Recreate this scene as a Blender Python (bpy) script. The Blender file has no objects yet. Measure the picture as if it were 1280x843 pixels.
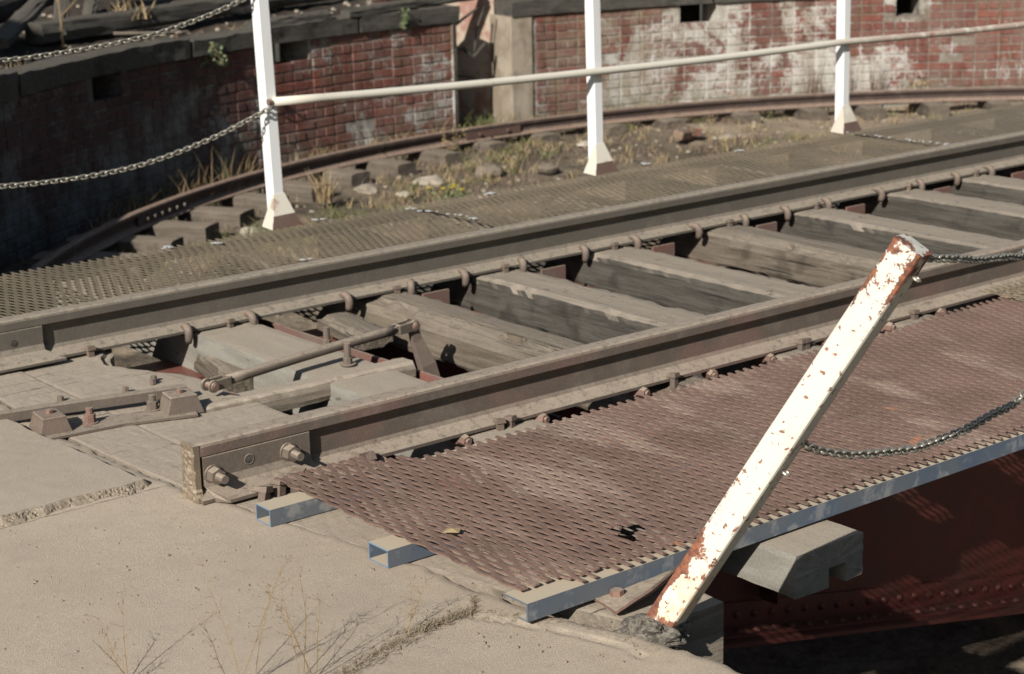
import bpy, bmesh, math, random
from mathutils import Vector, Matrix, noise
R_ = random.Random(7)
rad = math.radians
scn = bpy.context.scene

# ------------------------------------------------------------------ camera, light, exposure
cam_d = bpy.data.cameras.new("camera"); cam = bpy.data.objects.new("camera", cam_d)
scn.collection.objects.link(cam); scn.camera = cam
yaw, pitch, roll = 0.67620, 0.26140, -0.0213
F = Vector((math.sin(yaw)*math.cos(pitch), math.cos(yaw)*math.cos(pitch), -math.sin(pitch)))
Rt = Vector((math.cos(yaw), -math.sin(yaw), 0)); U = Rt.cross(F)
r2 = Rt*math.cos(roll) + U*math.sin(roll); u2 = -Rt*math.sin(roll) + U*math.cos(roll)
CAM = Vector((-2.3725, -4.4231, 1.5934))
M = Matrix((r2, u2, -F)).transposed().to_4x4(); M.translation = CAM
cam.matrix_world = M
cam_d.sensor_width = 36; cam_d.lens = 66.03
cam_d.clip_start = 0.05; cam_d.clip_end = 2000
cam_d.dof.use_dof = True; cam_d.dof.focus_distance = 4.7; cam_d.dof.aperture_fstop = 6.3

SUN_TRAVEL = Vector((1.85, 0.86, -1.2)).normalized()
elev = math.asin(-SUN_TRAVEL.z); az = math.atan2(-SUN_TRAVEL.x, -SUN_TRAVEL.y)
sd = bpy.data.lights.new("sun", 'SUN'); sd.energy = 5.0; sd.angle = rad(0.5); sd.color = (1.0, 0.98, 0.95)
sun = bpy.data.objects.new("sun", sd); scn.collection.objects.link(sun)
sun.rotation_euler = SUN_TRAVEL.to_track_quat('-Z', 'Y').to_euler()
w = bpy.data.worlds.new("World"); scn.world = w; w.use_nodes = True
wn = w.node_tree; sky = wn.nodes.new('ShaderNodeTexSky'); sky.sky_type = 'NISHITA'; sky.sun_disc = False
sky.sun_elevation = elev; sky.sun_rotation = az % (2*math.pi)
bg = wn.nodes['Background']; wn.links.new(sky.outputs[0], bg.inputs[0]); bg.inputs[1].default_value = 0.05
scn.view_settings.view_transform = 'Standard'; scn.view_settings.look = 'None'
scn.view_settings.exposure = 0.5; scn.view_settings.gamma = 1.0

# ------------------------------------------------------------------ materials
MATS = {}
class N:
    """small node-graph helper"""
    def __init__(s, name, rough=0.9, spec=0.25, metal=0.0):
        m = bpy.data.materials.new(name); m.use_nodes = True; s.m = m; s.t = m.node_tree
        s.b = s.t.nodes['Principled BSDF']; s.b.inputs['Roughness'].default_value = rough
        s.b.inputs['Specular IOR Level'].default_value = spec; s.b.inputs['Metallic'].default_value = metal
        s.geo = s.t.nodes.new('ShaderNodeNewGeometry'); s.tc = s.t.nodes.new('ShaderNodeTexCoord')
        s.oi = s.t.nodes.new('ShaderNodeObjectInfo'); MATS[name] = m
        s.P = s.geo.outputs['Position']; s.O = s.tc.outputs['Object']
    def set(s, sock, v):
        if hasattr(v, 'is_linked') or hasattr(v, 'links'): s.t.links.new(v, sock)
        elif isinstance(v, (tuple, list)): sock.default_value = (*v, 1) if len(v) == 3 and sock.type == 'RGBA' else v
        else: sock.default_value = v
    def math(s, op, a, b=0.0, clamp=False):
        n = s.t.nodes.new('ShaderNodeMath'); n.operation = op; n.use_clamp = clamp
        s.set(n.inputs[0], a); s.set(n.inputs[1], b); return n.outputs[0]
    def vmul(s, v, k):
        n = s.t.nodes.new('ShaderNodeVectorMath'); n.operation = 'MULTIPLY'; s.set(n.inputs[0], v); n.inputs[1].default_value = k
        return n.outputs[0]
    def vadd(s, v, k):
        n = s.t.nodes.new('ShaderNodeVectorMath'); n.operation = 'ADD'; s.set(n.inputs[0], v); s.set(n.inputs[1], k); return n.outputs[0]
    def rnd(s):   # object coordinates shifted by a per-object random amount
        c = s.t.nodes.new('ShaderNodeCombineXYZ'); k = s.math('MULTIPLY', s.oi.outputs['Random'], 37.0)
        for i in range(3): s.t.links.new(k, c.inputs[i])
        return s.vadd(s.O, c.outputs[0])
    def noise(s, vec, scale, det=4, rough=0.6, dist=0.0):
        n = s.t.nodes.new('ShaderNodeTexNoise'); s.set(n.inputs['Vector'], vec); n.inputs['Scale'].default_value = scale
        n.inputs['Detail'].default_value = det; n.inputs['Roughness'].default_value = rough; n.inputs['Distortion'].default_value = dist
        return n.outputs['Fac']
    def vor(s, vec, scale, out='Distance', feature='F1'):
        n = s.t.nodes.new('ShaderNodeTexVoronoi'); n.feature = feature; s.set(n.inputs['Vector'], vec); n.inputs['Scale'].default_value = scale
        return n.outputs[out]
    def ramp(s, f, a, b, inv=False):   # smooth 0..1 between a and b
        n = s.t.nodes.new('ShaderNodeMapRange'); n.interpolation_type = 'SMOOTHSTEP'; s.set(n.inputs['Value'], f)
        n.inputs['From Min'].default_value = a; n.inputs['From Max'].default_value = b
        if inv: n.inputs['To Min'].default_value = 1; n.inputs['To Max'].default_value = 0
        return n.outputs[0]
    def mix(s, f, a, b, mode='MIX'):
        n = s.t.nodes.new('ShaderNodeMix'); n.data_type = 'RGBA'; n.blend_type = mode
        s.set(n.inputs[0], f); s.set(n.inputs[6], a); s.set(n.inputs[7], b); return n.outputs[2]
    def up(s, a=0.35, b=0.9):
        sx = s.t.nodes.new('ShaderNodeSeparateXYZ'); s.t.links.new(s.geo.outputs['Normal'], sx.inputs[0]); return s.ramp(sx.outputs[2], a, b)
    def sep(s, v, i):
        sx = s.t.nodes.new('ShaderNodeSeparateXYZ'); s.t.links.new(v, sx.inputs[0]); return sx.outputs[i]
    def bump(s, h, dist=0.002, st=1.0, prev=None):
        n = s.t.nodes.new('ShaderNodeBump'); s.set(n.inputs['Height'], h); n.inputs['Distance'].default_value = dist; n.inputs['Strength'].default_value = st
        if prev is not None: s.t.links.new(prev, n.inputs['Normal'])
        return n.outputs[0]
    def done(s, col, normal=None, rough=None):
        s.set(s.b.inputs['Base Color'], col)
        if normal is not None: s.t.links.new(normal, s.b.inputs['Normal'])
        if rough is not None: s.set(s.b.inputs['Roughness'], rough)
        return s.m

SAND = (0.42, 0.335, 0.24); DUST = (0.36, 0.275, 0.195)

def m_slab(name, c1, c2, brushed=True):
    n = N(name, 0.95, 0.15); P = n.P
    big = n.noise(P, 1.7, 4, 0.6); mid = n.noise(P, 14, 5, 0.7); fine = n.noise(P, 260, 3, 0.8)
    c = n.mix(n.ramp(big, 0.35, 0.65), c1, c2); c = n.mix(n.math('MULTIPLY', n.ramp(mid, 0.5, 0.75), 0.35), c, tuple(v*0.72 for v in c1))
    c = n.mix(n.ramp(fine, 0.35, 0.75), n.mix(0.8, c, (0.62, 0.62, 0.6), 'MULTIPLY'), c)
    spk = n.ramp(n.vor(P, 45), 0.05, 0.11, inv=True); spk = n.math('MULTIPLY', spk, n.ramp(n.noise(P, 9, 2), 0.55, 0.62))
    c = n.mix(n.math('MULTIPLY', spk, 0.75), c, (0.12, 0.095, 0.07))
    agg = n.ramp(n.vor(P, 120), 0.18, 0.32, inv=True); c = n.mix(n.math('MULTIPLY', agg, 0.28), c, tuple(v*0.55 for v in c1))
    stn = n.ramp(n.noise(n.vadd(P, (3, 7, 0)), 3.4, 6, 0.7), 0.53, 0.66); c = n.mix(n.math('MULTIPLY', stn, 0.28), c, tuple(v*0.62 for v in c1))
    if brushed:
        jy = n.math('ADD', n.sep(P, 1), n.math('MULTIPLY', n.math('SUBTRACT', n.noise(P, 18, 3), 0.5), 0.012)); jl = n.ramp(n.math('ABSOLUTE', n.math('SUBTRACT', jy, 0.122)), 0.0012, 0.0042, inv=True)
        jl = n.math('MULTIPLY', jl, n.ramp(n.sep(P, 0), -0.05, 0.04, inv=True)); c = n.mix(n.math('MULTIPLY', jl, 0.75), c, (0.13, 0.1, 0.075))
    h = n.math('ADD', n.math('MULTIPLY', fine, 1.0), n.math('MULTIPLY', mid, 0.25))
    if brushed:
        st = n.noise(n.vmul(n.vadd(P, (0, 0, 0)), (14.0, 90.0, 5.0)), 1.5, 3, 0.6); h = n.math('ADD', h, n.math('MULTIPLY', st, 0.35))
        c = n.mix(n.math('MULTIPLY', n.ramp(st, 0.35, 0.6, inv=True), 0.16), c, tuple(v*0.7 for v in c1))
    return n.done(c, n.bump(h, 0.0025, 0.9))
m_slab('slab_concrete', (0.475, 0.386, 0.286), (0.515, 0.42, 0.315))
m_slab('raised_concrete', (0.44, 0.362, 0.275), (0.48, 0.396, 0.3), False)

n_ = N('broken_concrete', 0.97, 0.1); f_ = n_.noise(n_.P, 55, 6, 0.8); g_ = n_.ramp(n_.vor(n_.P, 70), 0.1, 0.5)
n_.done(n_.mix(n_.ramp(f_, 0.38, 0.62), (0.25, 0.205, 0.148), (0.38, 0.31, 0.225)), n_.bump(n_.math('ADD', f_, n_.math('MULTIPLY', g_, 0.6)), 0.012, 1.0))

def m_ground(name, cols, scale=2.0, fine=60):
    n = N(name, 0.97, 0.1); P = n.P; a = n.noise(P, scale, 5, 0.65, 0.4); b = n.noise(P, scale*4, 5, 0.7); f = n.noise(P, fine, 4, 0.8)
    c = n.mix(n.ramp(a, 0.38, 0.6), cols[0], cols[1]); c = n.mix(n.ramp(b, 0.52, 0.7), c, cols[2])
    c = n.mix(n.ramp(f, 0.35, 0.7), n.mix(0.85, c, (0.5, 0.5, 0.5), 'MULTIPLY'), c)
    return n, c, n.bump(n.math('ADD', f, n.math('MULTIPLY', b, 1.5)), 0.02, 0.9)
n, c, b = m_ground('pit_dirt', [(0.15, 0.117, 0.08), (0.24, 0.19, 0.13), (0.1, 0.075, 0.058)], 1.1, 30)
sp = n.ramp(n.noise(n.vadd(n.P, (3.2, 0, 0)), 0.9, 3), 0.54, 0.62); xr = n.ramp(n.sep(n.P, 0), 9.2, 10.4)
c = n.mix(n.math('MULTIPLY', n.math('ADD', sp, xr, True), 0.65), c, (0.36, 0.28, 0.19)); n.done(c, b)
n, c, b = m_ground('bank_dirt', [(0.07, 0.054, 0.04), (0.115, 0.09, 0.066), (0.04, 0.032, 0.026)], 2.4, 40)  # dirt tones lowered to carry shade over the bank
st = n.ramp(n.vor(n.P, 9), 0.12, 0.2, inv=True); st = n.math('MULTIPLY', st, n.ramp(n.noise(n.P, 1.3, 3), 0.5, 0.6))
n.done(n.mix(n.math('MULTIPLY', st, 0.8), c, (0.42, 0.35, 0.28)), b)

def m_steel(name, base, dark, dust, amount=0.85, red=None, rough=0.75):
    n = N(name, rough, 0.3); P = n.P
    a = n.noise(P, 7, 5, 0.65); f = n.noise(P, 180, 3, 0.75); g = n.noise(P, 40, 4, 0.7)
    c = n.mix(n.ramp(a, 0.35, 0.65), base, dark)
    if red: c = n.mix(n.math('MULTIPLY', n.ramp(n.noise(P, 2.6, 4, 0.6), 0.5, 0.66), 0.75), c, red)
    d = n.math('MULTIPLY', n.up(0.1, 0.85), n.ramp(g, 0.2, 0.55)); d = n.math('MULTIPLY', d, amount)
    d = n.math('ADD', d, n.math('MULTIPLY', n.ramp(a, 0.45, 0.75), 0.25), True)
    c = n.mix(d, c, dust); c = n.mix(n.ramp(f, 0.3, 0.7), n.mix(0.6, c, (0.6, 0.58, 0.56), 'MULTIPLY'), c)
    return n.done(c, n.bump(n.math('ADD', f, g), 0.0012, 0.8))
m_steel('rail_steel', (0.125, 0.093, 0.07), (0.09, 0.07, 0.055), (0.33, 0.268, 0.2), 0.9, (0.165, 0.1, 0.08))
m_steel('far_rail_steel', (0.115, 0.097, 0.075), (0.085, 0.073, 0.057), (0.3, 0.248, 0.185), 0.9)
m_steel('dusty_steel', (0.14, 0.11, 0.082), (0.1, 0.078, 0.062), (0.3, 0.242, 0.178), 0.95)
m_steel('clip_steel', (0.15, 0.11, 0.082), (0.1, 0.076, 0.062), (0.26, 0.2, 0.145), 0.7)
m_steel('rusty_nut', (0.2, 0.115, 0.085), (0.13, 0.08, 0.062), (0.33, 0.255, 0.185), 0.8)
m_steel('ring_rail_steel', (0.06, 0.04, 0.032), (0.045, 0.032, 0.027), (0.28, 0.195, 0.14), 0.95)
m_steel('burnt_scale', (0.19, 0.145, 0.095), (0.12, 0.09, 0.06), (0.33, 0.265, 0.185), 0.9)
m_steel('fish_rust', (0.12, 0.068, 0.05), (0.09, 0.055, 0.043), (0.24, 0.165, 0.12), 0.5)
m_steel('red_bar', (0.17, 0.085, 0.065), (0.12, 0.08, 0.065), (0.33, 0.25, 0.18), 0.7, (0.2, 0.065, 0.05))
m_steel('girder_red', (0.2, 0.052, 0.038), (0.15, 0.042, 0.032), (0.2, 0.12, 0.085), 0.35, None, 0.45)
m_steel('base_plate_steel', (0.17, 0.1, 0.075), (0.12, 0.075, 0.06), (0.38, 0.31, 0.225), 1.0)

n = N('mesh_rust', 0.8, 0.3); P = n.P
a = n.noise(P, 3.2, 5, 0.6); f = n.noise(P, 110, 3, 0.75); s1 = n.noise(n.vmul(P, (1.2, 0.35, 1)), 5, 3, 0.6)
c = n.mix(n.ramp(a, 0.35, 0.62), (0.15, 0.096, 0.072), (0.195, 0.126, 0.094)); c = n.mix(n.math('MULTIPLY', n.ramp(s1, 0.52, 0.68), 0.55), c, (0.33, 0.25, 0.19))
c = n.mix(n.ramp(f, 0.35, 0.7), n.mix(0.7, c, (0.62, 0.55, 0.52), 'MULTIPLY'), c)
orange = n.math('MULTIPLY', n.ramp(n.noise(P, 6.5, 2), 0.745, 0.78), 0.6); c = n.mix(orange, c, (0.38, 0.15, 0.07)); n.done(c, n.bump(f, 0.001, 0.8))
n = N('mesh_olive', 0.8, 0.3); P = n.P; a = n.noise(P, 1.9, 5, 0.6); f = n.noise(P, 60, 3, 0.75); ux = n.ramp(n.sep(P, 0), 5.6, 6.2)
c = n.mix(n.ramp(a, 0.35, 0.65), (0.14, 0.112, 0.072), (0.19, 0.148, 0.094)); c = n.mix(n.math('MULTIPLY', ux, 0.6), c, (0.12, 0.1, 0.075))
c = n.mix(n.ramp(f, 0.35, 0.7), n.mix(0.6, c, (0.62, 0.6, 0.58), 'MULTIPLY'), c); n.done(c, n.bump(f, 0.001, 0.8))

def m_timber(name, c1, c2, dust, amount=1.0, grain=1.0):
    n = N(name, 0.95, 0.15); V = n.rnd()
    g = n.noise(n.vmul(V, (1.6, 22, 22)), 2.2, 6, 0.65, 0.6); big = n.noise(V, 3.0, 4, 0.6); f = n.noise(V, 160, 3, 0.8)
    c = n.mix(n.ramp(g, 0.35, 0.65), c1, c2); c = n.mix(n.math('MULTIPLY', n.ramp(big, 0.48, 0.66), 0.7), c, tuple(min(1, v*1.75) for v in c1))
    c = n.mix(n.math('MULTIPLY', n.ramp(n.noise(n.vadd(V, (5, 5, 5)), 4.5, 3), 0.55, 0.68), 0.55), c, tuple(v*0.45 for v in c1))
    ck = n.ramp(n.noise(n.vmul(V, (0.7, 26, 26)), 2.5, 3, 0.5, 0.4), 0.66, 0.7); c = n.mix(n.math('MULTIPLY', ck, 0.8), c, (0.02, 0.017, 0.014))
    d = n.math('MULTIPLY', n.up(0.45, 0.85), n.ramp(n.noise(V, 22, 4, 0.7), 0.25, 0.42)); d = n.math('MULTIPLY', d, amount); d = n.math('MULTIPLY', d, n.math('SUBTRACT', 1.0, n.math('MULTIPLY', ck, 0.8)))
    c = n.mix(d, c, dust); c = n.mix(n.ramp(f, 0.35, 0.7), n.mix(0.6, c, (0.66, 0.64, 0.62), 'MULTIPLY'), c)
    return n.done(c, n.bump(n.math('ADD', n.math('MULTIPLY', g, 1.3), n.math('MULTIPLY', f, 0.35)), 0.006*grain, 0.9))
m_timber('sleeper_wood', (0.052, 0.046, 0.037), (0.088, 0.078, 0.063), (0.3, 0.25, 0.19))
m_timber('rotten_wood', (0.105, 0.083, 0.06), (0.165, 0.135, 0.102), (0.27, 0.225, 0.168), 0.75, 2.4)
m_timber('deck_plank', (0.17, 0.14, 0.105), (0.24, 0.2, 0.15), (0.36, 0.298, 0.225), 1.0, 0.6)
nB = N('block_wood', 0.95, 0.15); VB = nB.rnd(); fB = nB.noise(VB, 130, 3, 0.8); gB = nB.noise(nB.vmul(VB, (2, 12, 12)), 2, 4, 0.6)
cB = nB.mix(nB.ramp(gB, 0.35, 0.65), (0.19, 0.175, 0.142), (0.24, 0.222, 0.182)); kB = nB.ramp(nB.noise(nB.vmul(VB, (3, 9, 9)), 3, 2), 0.68, 0.71); cB = nB.mix(nB.math('MULTIPLY', kB, 0.7), cB, (0.08, 0.068, 0.05))
cB = nB.mix(nB.up(0.5, 0.85), cB, nB.mix(nB.noise(VB, 9, 4), (0.31, 0.26, 0.195), (0.36, 0.302, 0.228))); cB = nB.mix(nB.ramp(fB, 0.35, 0.7), nB.mix(0.6, cB, (0.72, 0.7, 0.68), 'MULTIPLY'), cB); nB.done(cB, nB.bump(nB.math('ADD', fB, gB), 0.0015, 0.8))
m_timber('coping_wood', (0.062, 0.057, 0.047), (0.095, 0.086, 0.07), (0.12, 0.105, 0.08), 0.6, 1.5)
m_timber('ring_wood', (0.095, 0.077, 0.058), (0.14, 0.115, 0.088), (0.25, 0.2, 0.145), 0.8)

def m_brick(name, mortar=False):
    n = N(name, 0.93, 0.15); P = n.P
    if mortar: base = n.mix(n.noise(P, 12, 4, 0.7), (0.13, 0.108, 0.083), (0.26, 0.22, 0.17))
    else:
        rr = n.oi.outputs['Random']; r3 = n.vor(n.vmul(P, (1, 1, 1)), 3.3, 'Color')
        base = n.mix(rr, (0.12, 0.042, 0.035), (0.235, 0.08, 0.06)); base = n.mix(n.math('MULTIPLY', n.sep(r3, 0), 0.45), base, (0.25, 0.1, 0.065))
        base = n.mix(n.math('MULTIPLY', n.ramp(n.noise(P, 30, 4, 0.7), 0.5, 0.7), 0.5), base, (0.3, 0.17, 0.12))
    fade = n.ramp(n.noise(n.vadd(P, (8, 2, 5)), 3.1, 5, 0.7), 0.36, 0.6); base = n.mix(n.math('MULTIPLY', fade, 0.5), base, (0.2, 0.145, 0.115))
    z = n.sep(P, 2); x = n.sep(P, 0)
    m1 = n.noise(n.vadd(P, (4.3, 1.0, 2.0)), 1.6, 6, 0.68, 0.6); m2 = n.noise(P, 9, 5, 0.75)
    low = n.ramp(z, -0.75, -0.35, inv=True)                              # limewash and salts cling to the lower courses
    right = n.math('MULTIPLY', n.ramp(x, 8.6, 9.6), n.ramp(x, 11.6, 12.4, inv=True)); left = n.ramp(x, 4.0, 5.2, inv=True)
    q = n.math('ADD', m1, n.math('MULTIPLY', m2, 0.28)); q = n.math('ADD', q, n.math('MULTIPLY', low, 0.085))
    q = n.math('ADD', q, n.math('MULTIPLY', right, 0.06)); q = n.math('ADD', q, n.math('MULTIPLY', left, 0.03))
    k = 0.0 if not mortar else -0.07
    cr = n.noise(P, 38, 4, 0.75); q = n.math('ADD', q, n.math('MULTIPLY', n.math('SUBTRACT', cr, 0.5), 0.34)); wash = n.ramp(q, 0.685+k, 0.80+k); wc = n.mix(n.ramp(n.noise(P, 5, 4, 0.65), 0.4, 0.62), (0.44, 0.425, 0.38), (0.25, 0.225, 0.18))
    wc = n.mix(n.math('MULTIPLY', right, 0.7), wc, (0.6, 0.57, 0.5))
    ch = n.math('MULTIPLY', n.ramp(x, 8.45, 8.6), n.ramp(x, 9.7, 9.9, inv=True)) # rain-stained stretch beside the pier
    c = n.mix(n.math('MULTIPLY', wash, 0.88), base, wc)
    st = n.math('MULTIPLY', n.ramp(n.noise(n.vmul(P, (4, 4, 0.5)), 2.0, 4, 0.6), 0.46, 0.62), 0.45); c = n.mix(st, c, n.mix(1.0, c, (0.5, 0.42, 0.3), 'MULTIPLY'))
    c = n.mix(n.math('MULTIPLY', n.math('MULTIPLY', ch, n.ramp(n.noise(P, 7, 3), 0.4, 0.6)), 0.5), c, (0.26, 0.21, 0.14))
    moss = n.math('MULTIPLY', n.ramp(z, -0.95, -0.62, inv=True), n.ramp(m2, 0.42, 0.6)); c = n.mix(n.math('MULTIPLY', moss, 0.6), c, (0.12, 0.115, 0.07))
    wall_shade = n.math('MULTIPLY', n.ramp(n.math('ADD', x, n.math('MULTIPLY', m1, 2.0)), 5.6, 6.8, inv=True), 0.62); c = n.mix(wall_shade, c, (0.035, 0.035, 0.037))  # shade of the wall's left end painted into the brick and mortar colour
    f = n.noise(P, 70, 3, 0.8); c = n.mix(n.ramp(f, 0.35, 0.7), n.mix(0.7, c, (0.62, 0.6, 0.58), 'MULTIPLY'), c)
    return n.done(c, n.bump(n.math('ADD', f, m2), 0.006, 0.9))
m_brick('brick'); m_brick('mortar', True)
n = N('render_plaster', 0.93, 0.15); P = n.P; a = n.noise(P, 4, 5, 0.65); s1 = n.noise(n.vmul(P, (6, 6, 0.7)), 2, 3)
c = n.mix(n.ramp(a, 0.4, 0.62), (0.3, 0.25, 0.185), (0.2, 0.16, 0.115)); c = n.mix(n.math('MULTIPLY', n.ramp(s1, 0.5, 0.65), 0.5), c, (0.17, 0.12, 0.08)); n.done(c, n.bump(a, 0.01, 0.8))
n = N('recess_plaster', 0.93, 0.15); P = n.P; a = n.noise(P, 6, 5, 0.65)
c = n.mix(n.ramp(a, 0.44, 0.6), (0.36, 0.29, 0.215), (0.28, 0.16, 0.12)); n.done(c, n.bump(a, 0.01, 0.8))
n = N('pit_concrete', 0.95, 0.15); n.done(n.mix(n.noise(n.P, 3, 5, 0.7), (0.12, 0.105, 0.085), (0.22, 0.19, 0.15)), n.bump(n.noise(n.P, 30, 4), 0.01, 0.8))

def m_paint(name, rust_thr, zgrad=None):
    n = N(name, 0.5, 0.4); V = n.O
    big = n.noise(V, 17, 8, 0.74, 0.4); fine = n.noise(V, 75, 4, 0.7); edge = None
    sp = n.ramp(n.math('ADD', n.math('MULTIPLY', n.noise(n.vadd(V, (9, 3, 1)), 62, 2, 0.5), 0.8), n.math('MULTIPLY', fine, 0.25)), (0.635 if zgrad else 0.71), (0.67 if zgrad else 0.74))
    z = n.sep(V, 2); x = n.math('ABSOLUTE', n.sep(V, 0)); y = n.math('ABSOLUTE', n.sep(V, 1))
    mask = n.math('MULTIPLY', sp, 0.9)
    if zgrad:
        lo, hi = zgrad
        q = n.math('ADD', big, n.math('MULTIPLY', n.ramp(z, 0.0, 0.05, inv=True), 0.2))
        q = n.math('ADD', q, n.math('MULTIPLY', n.ramp(z, hi-0.18, hi-0.06), 0.155))
        if name == 'fallen_paint':
            ex = n.math('MULTIPLY', n.ramp(x, 0.022, 0.029), n.ramp(y, 0.02, 0.029)); q = n.math('ADD', q, n.math('MULTIPLY', ex, 0.12)); lowedge = n.math('MULTIPLY', n.ramp(n.sep(V, 0), -0.026, -0.010, inv=True), n.ramp(z, 0.12, 0.3, inv=True)); q = n.math('ADD', q, n.math('MULTIPLY', lowedge, 0.28)); band = n.math('MULTIPLY', n.math('MULTIPLY', n.ramp(z, 0.09, 0.15), n.ramp(z, 0.2, 0.28, inv=True)), n.ramp(n.sep(V, 0), 0.0, 0.045, inv=True)); q = n.math('ADD', q, n.math('MULTIPLY', band, 0.19))
        r = n.ramp(q, rust_thr, rust_thr+0.025); mask = n.math('ADD', mask, r, True)
    rc = n.mix(n.ramp(fine, 0.35, 0.65), (0.1, 0.042, 0.027), (0.24, 0.09, 0.045))
    stain = n.math('MULTIPLY', n.ramp(n.noise(n.vmul(V, (9, 9, 2)), 3, 4), 0.5, 0.72), 0.25)
    pc = n.mix(stain, (0.54, 0.505, 0.42), (0.5, 0.39, 0.25)); pc = n.mix(n.math('MULTIPLY', n.ramp(z, 0.02, lo, inv=True), n.ramp(big, 0.42, 0.62)), pc, (0.55, 0.3, 0.13)) if zgrad else n.mix(stain, (0.66, 0.65, 0.61), (0.58, 0.53, 0.43))
    c = n.mix(mask, pc, rc)
    return n.done(c, n.bump(n.math('SUBTRACT', n.math('MULTIPLY', fine, 0.1), mask), 0.0006, 0.6), n.math('ADD', 0.45, n.math('MULTIPLY', mask, 0.45)))
m_paint('fallen_paint', 0.685, (0.26, 1.04)); m_paint('post_paint', 0.80, None)
n = N('tube_paint', 0.5, 0.4); a = n.noise(n.P, 12, 4); rx = n.math('MULTIPLY', n.ramp(n.sep(n.P, 0), 5.5, 6.5), 0.6)
m = n.math('ADD', n.math('MULTIPLY', n.ramp(a, 0.62, 0.68), 0.7), n.math('MULTIPLY', rx, n.ramp(a, 0.35, 0.5)), True)
n.done(n.mix(m, n.mix(n.noise(n.P, 3), (0.6, 0.56, 0.47), (0.48, 0.43, 0.33)), (0.28, 0.16, 0.11)), n.bump(a, 0.001, 0.6))
n = N('blue_paint', 0.85, 0.1); P = n.P; a = n.noise(n.vmul(P, (1, 1, 1)), 4.5, 4, 0.6)
c = n.mix(n.ramp(a, 0.38, 0.66), (0.105, 0.112, 0.118), (0.07, 0.09, 0.12)); c = n.mix(n.math('MULTIPLY', n.ramp(n.noise(P, 18, 4), 0.52, 0.7), 0.4), c, (0.33, 0.31, 0.27))
c = n.mix(n.up(0.4, 0.9), c, (0.4, 0.33, 0.235)); n.done(c, n.bump(n.noise(P, 90, 3), 0.0006, 0.6))
n = N('blue_bright', 0.6, 0.2); n.done(n.mix(n.noise(n.P, 30, 3), (0.07, 0.15, 0.27), (0.11, 0.15, 0.2)))
n = N('chain_steel', 0.45, 0.5, 0.6); n.done(n.mix(n.noise(n.P, 40, 3), (0.38, 0.35, 0.28), (0.25, 0.22, 0.17)), n.bump(n.noise(n.P, 200, 2), 0.0005, 0.5))
n = N('dark_wood_debris', 0.97, 0.1); f = n.noise(n.P, 60, 4, 0.8); n.done(n.mix(n.ramp(f, 0.35, 0.65), (0.06, 0.052, 0.042), (0.2, 0.175, 0.14)), n.bump(f, 0.008, 1.0))
n = N('stone', 0.95, 0.15); f = n.noise(n.O, 20, 4, 0.7); n.done(n.mix(n.oi.outputs['Random'], n.mix(f, (0.2, 0.165, 0.12), (0.3, 0.25, 0.19)), n.mix(f, (0.32, 0.27, 0.2), (0.42, 0.36, 0.28))), n.bump(f, 0.01, 0.9))
n = N('paint_flake', 0.7, 0.3); n.done((0.42, 0.42, 0.4))
def m_leaf(name, a, b, tr=0.3):
    n = N(name, 0.8, 0.2); n.done(n.mix(n.noise(n.P, 25, 3), a, b)); return n.m
m_leaf('grit', (0.32, 0.26, 0.19), (0.12, 0.09, 0.065))
m_leaf('dry_grass', (0.33, 0.24, 0.125), (0.22, 0.16, 0.09)); m_leaf('green_grass', (0.085, 0.105, 0.035), (0.15, 0.14, 0.06))
m_leaf('purple_grass', (0.15, 0.1, 0.075), (0.2, 0.145, 0.1)); m_leaf('weed_leaf', (0.1, 0.14, 0.06), (0.16, 0.19, 0.1)); m_leaf('yellow_flower', (0.5, 0.36, 0.03), (0.6, 0.45, 0.05))
m_leaf('weed_stalk', (0.27, 0.19, 0.1), (0.18, 0.12, 0.065)); m_leaf('straw_litter', (0.27, 0.21, 0.13), (0.15, 0.115, 0.075))
m_leaf('dead_branch', (0.12, 0.095, 0.07), (0.2, 0.16, 0.12))

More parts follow.
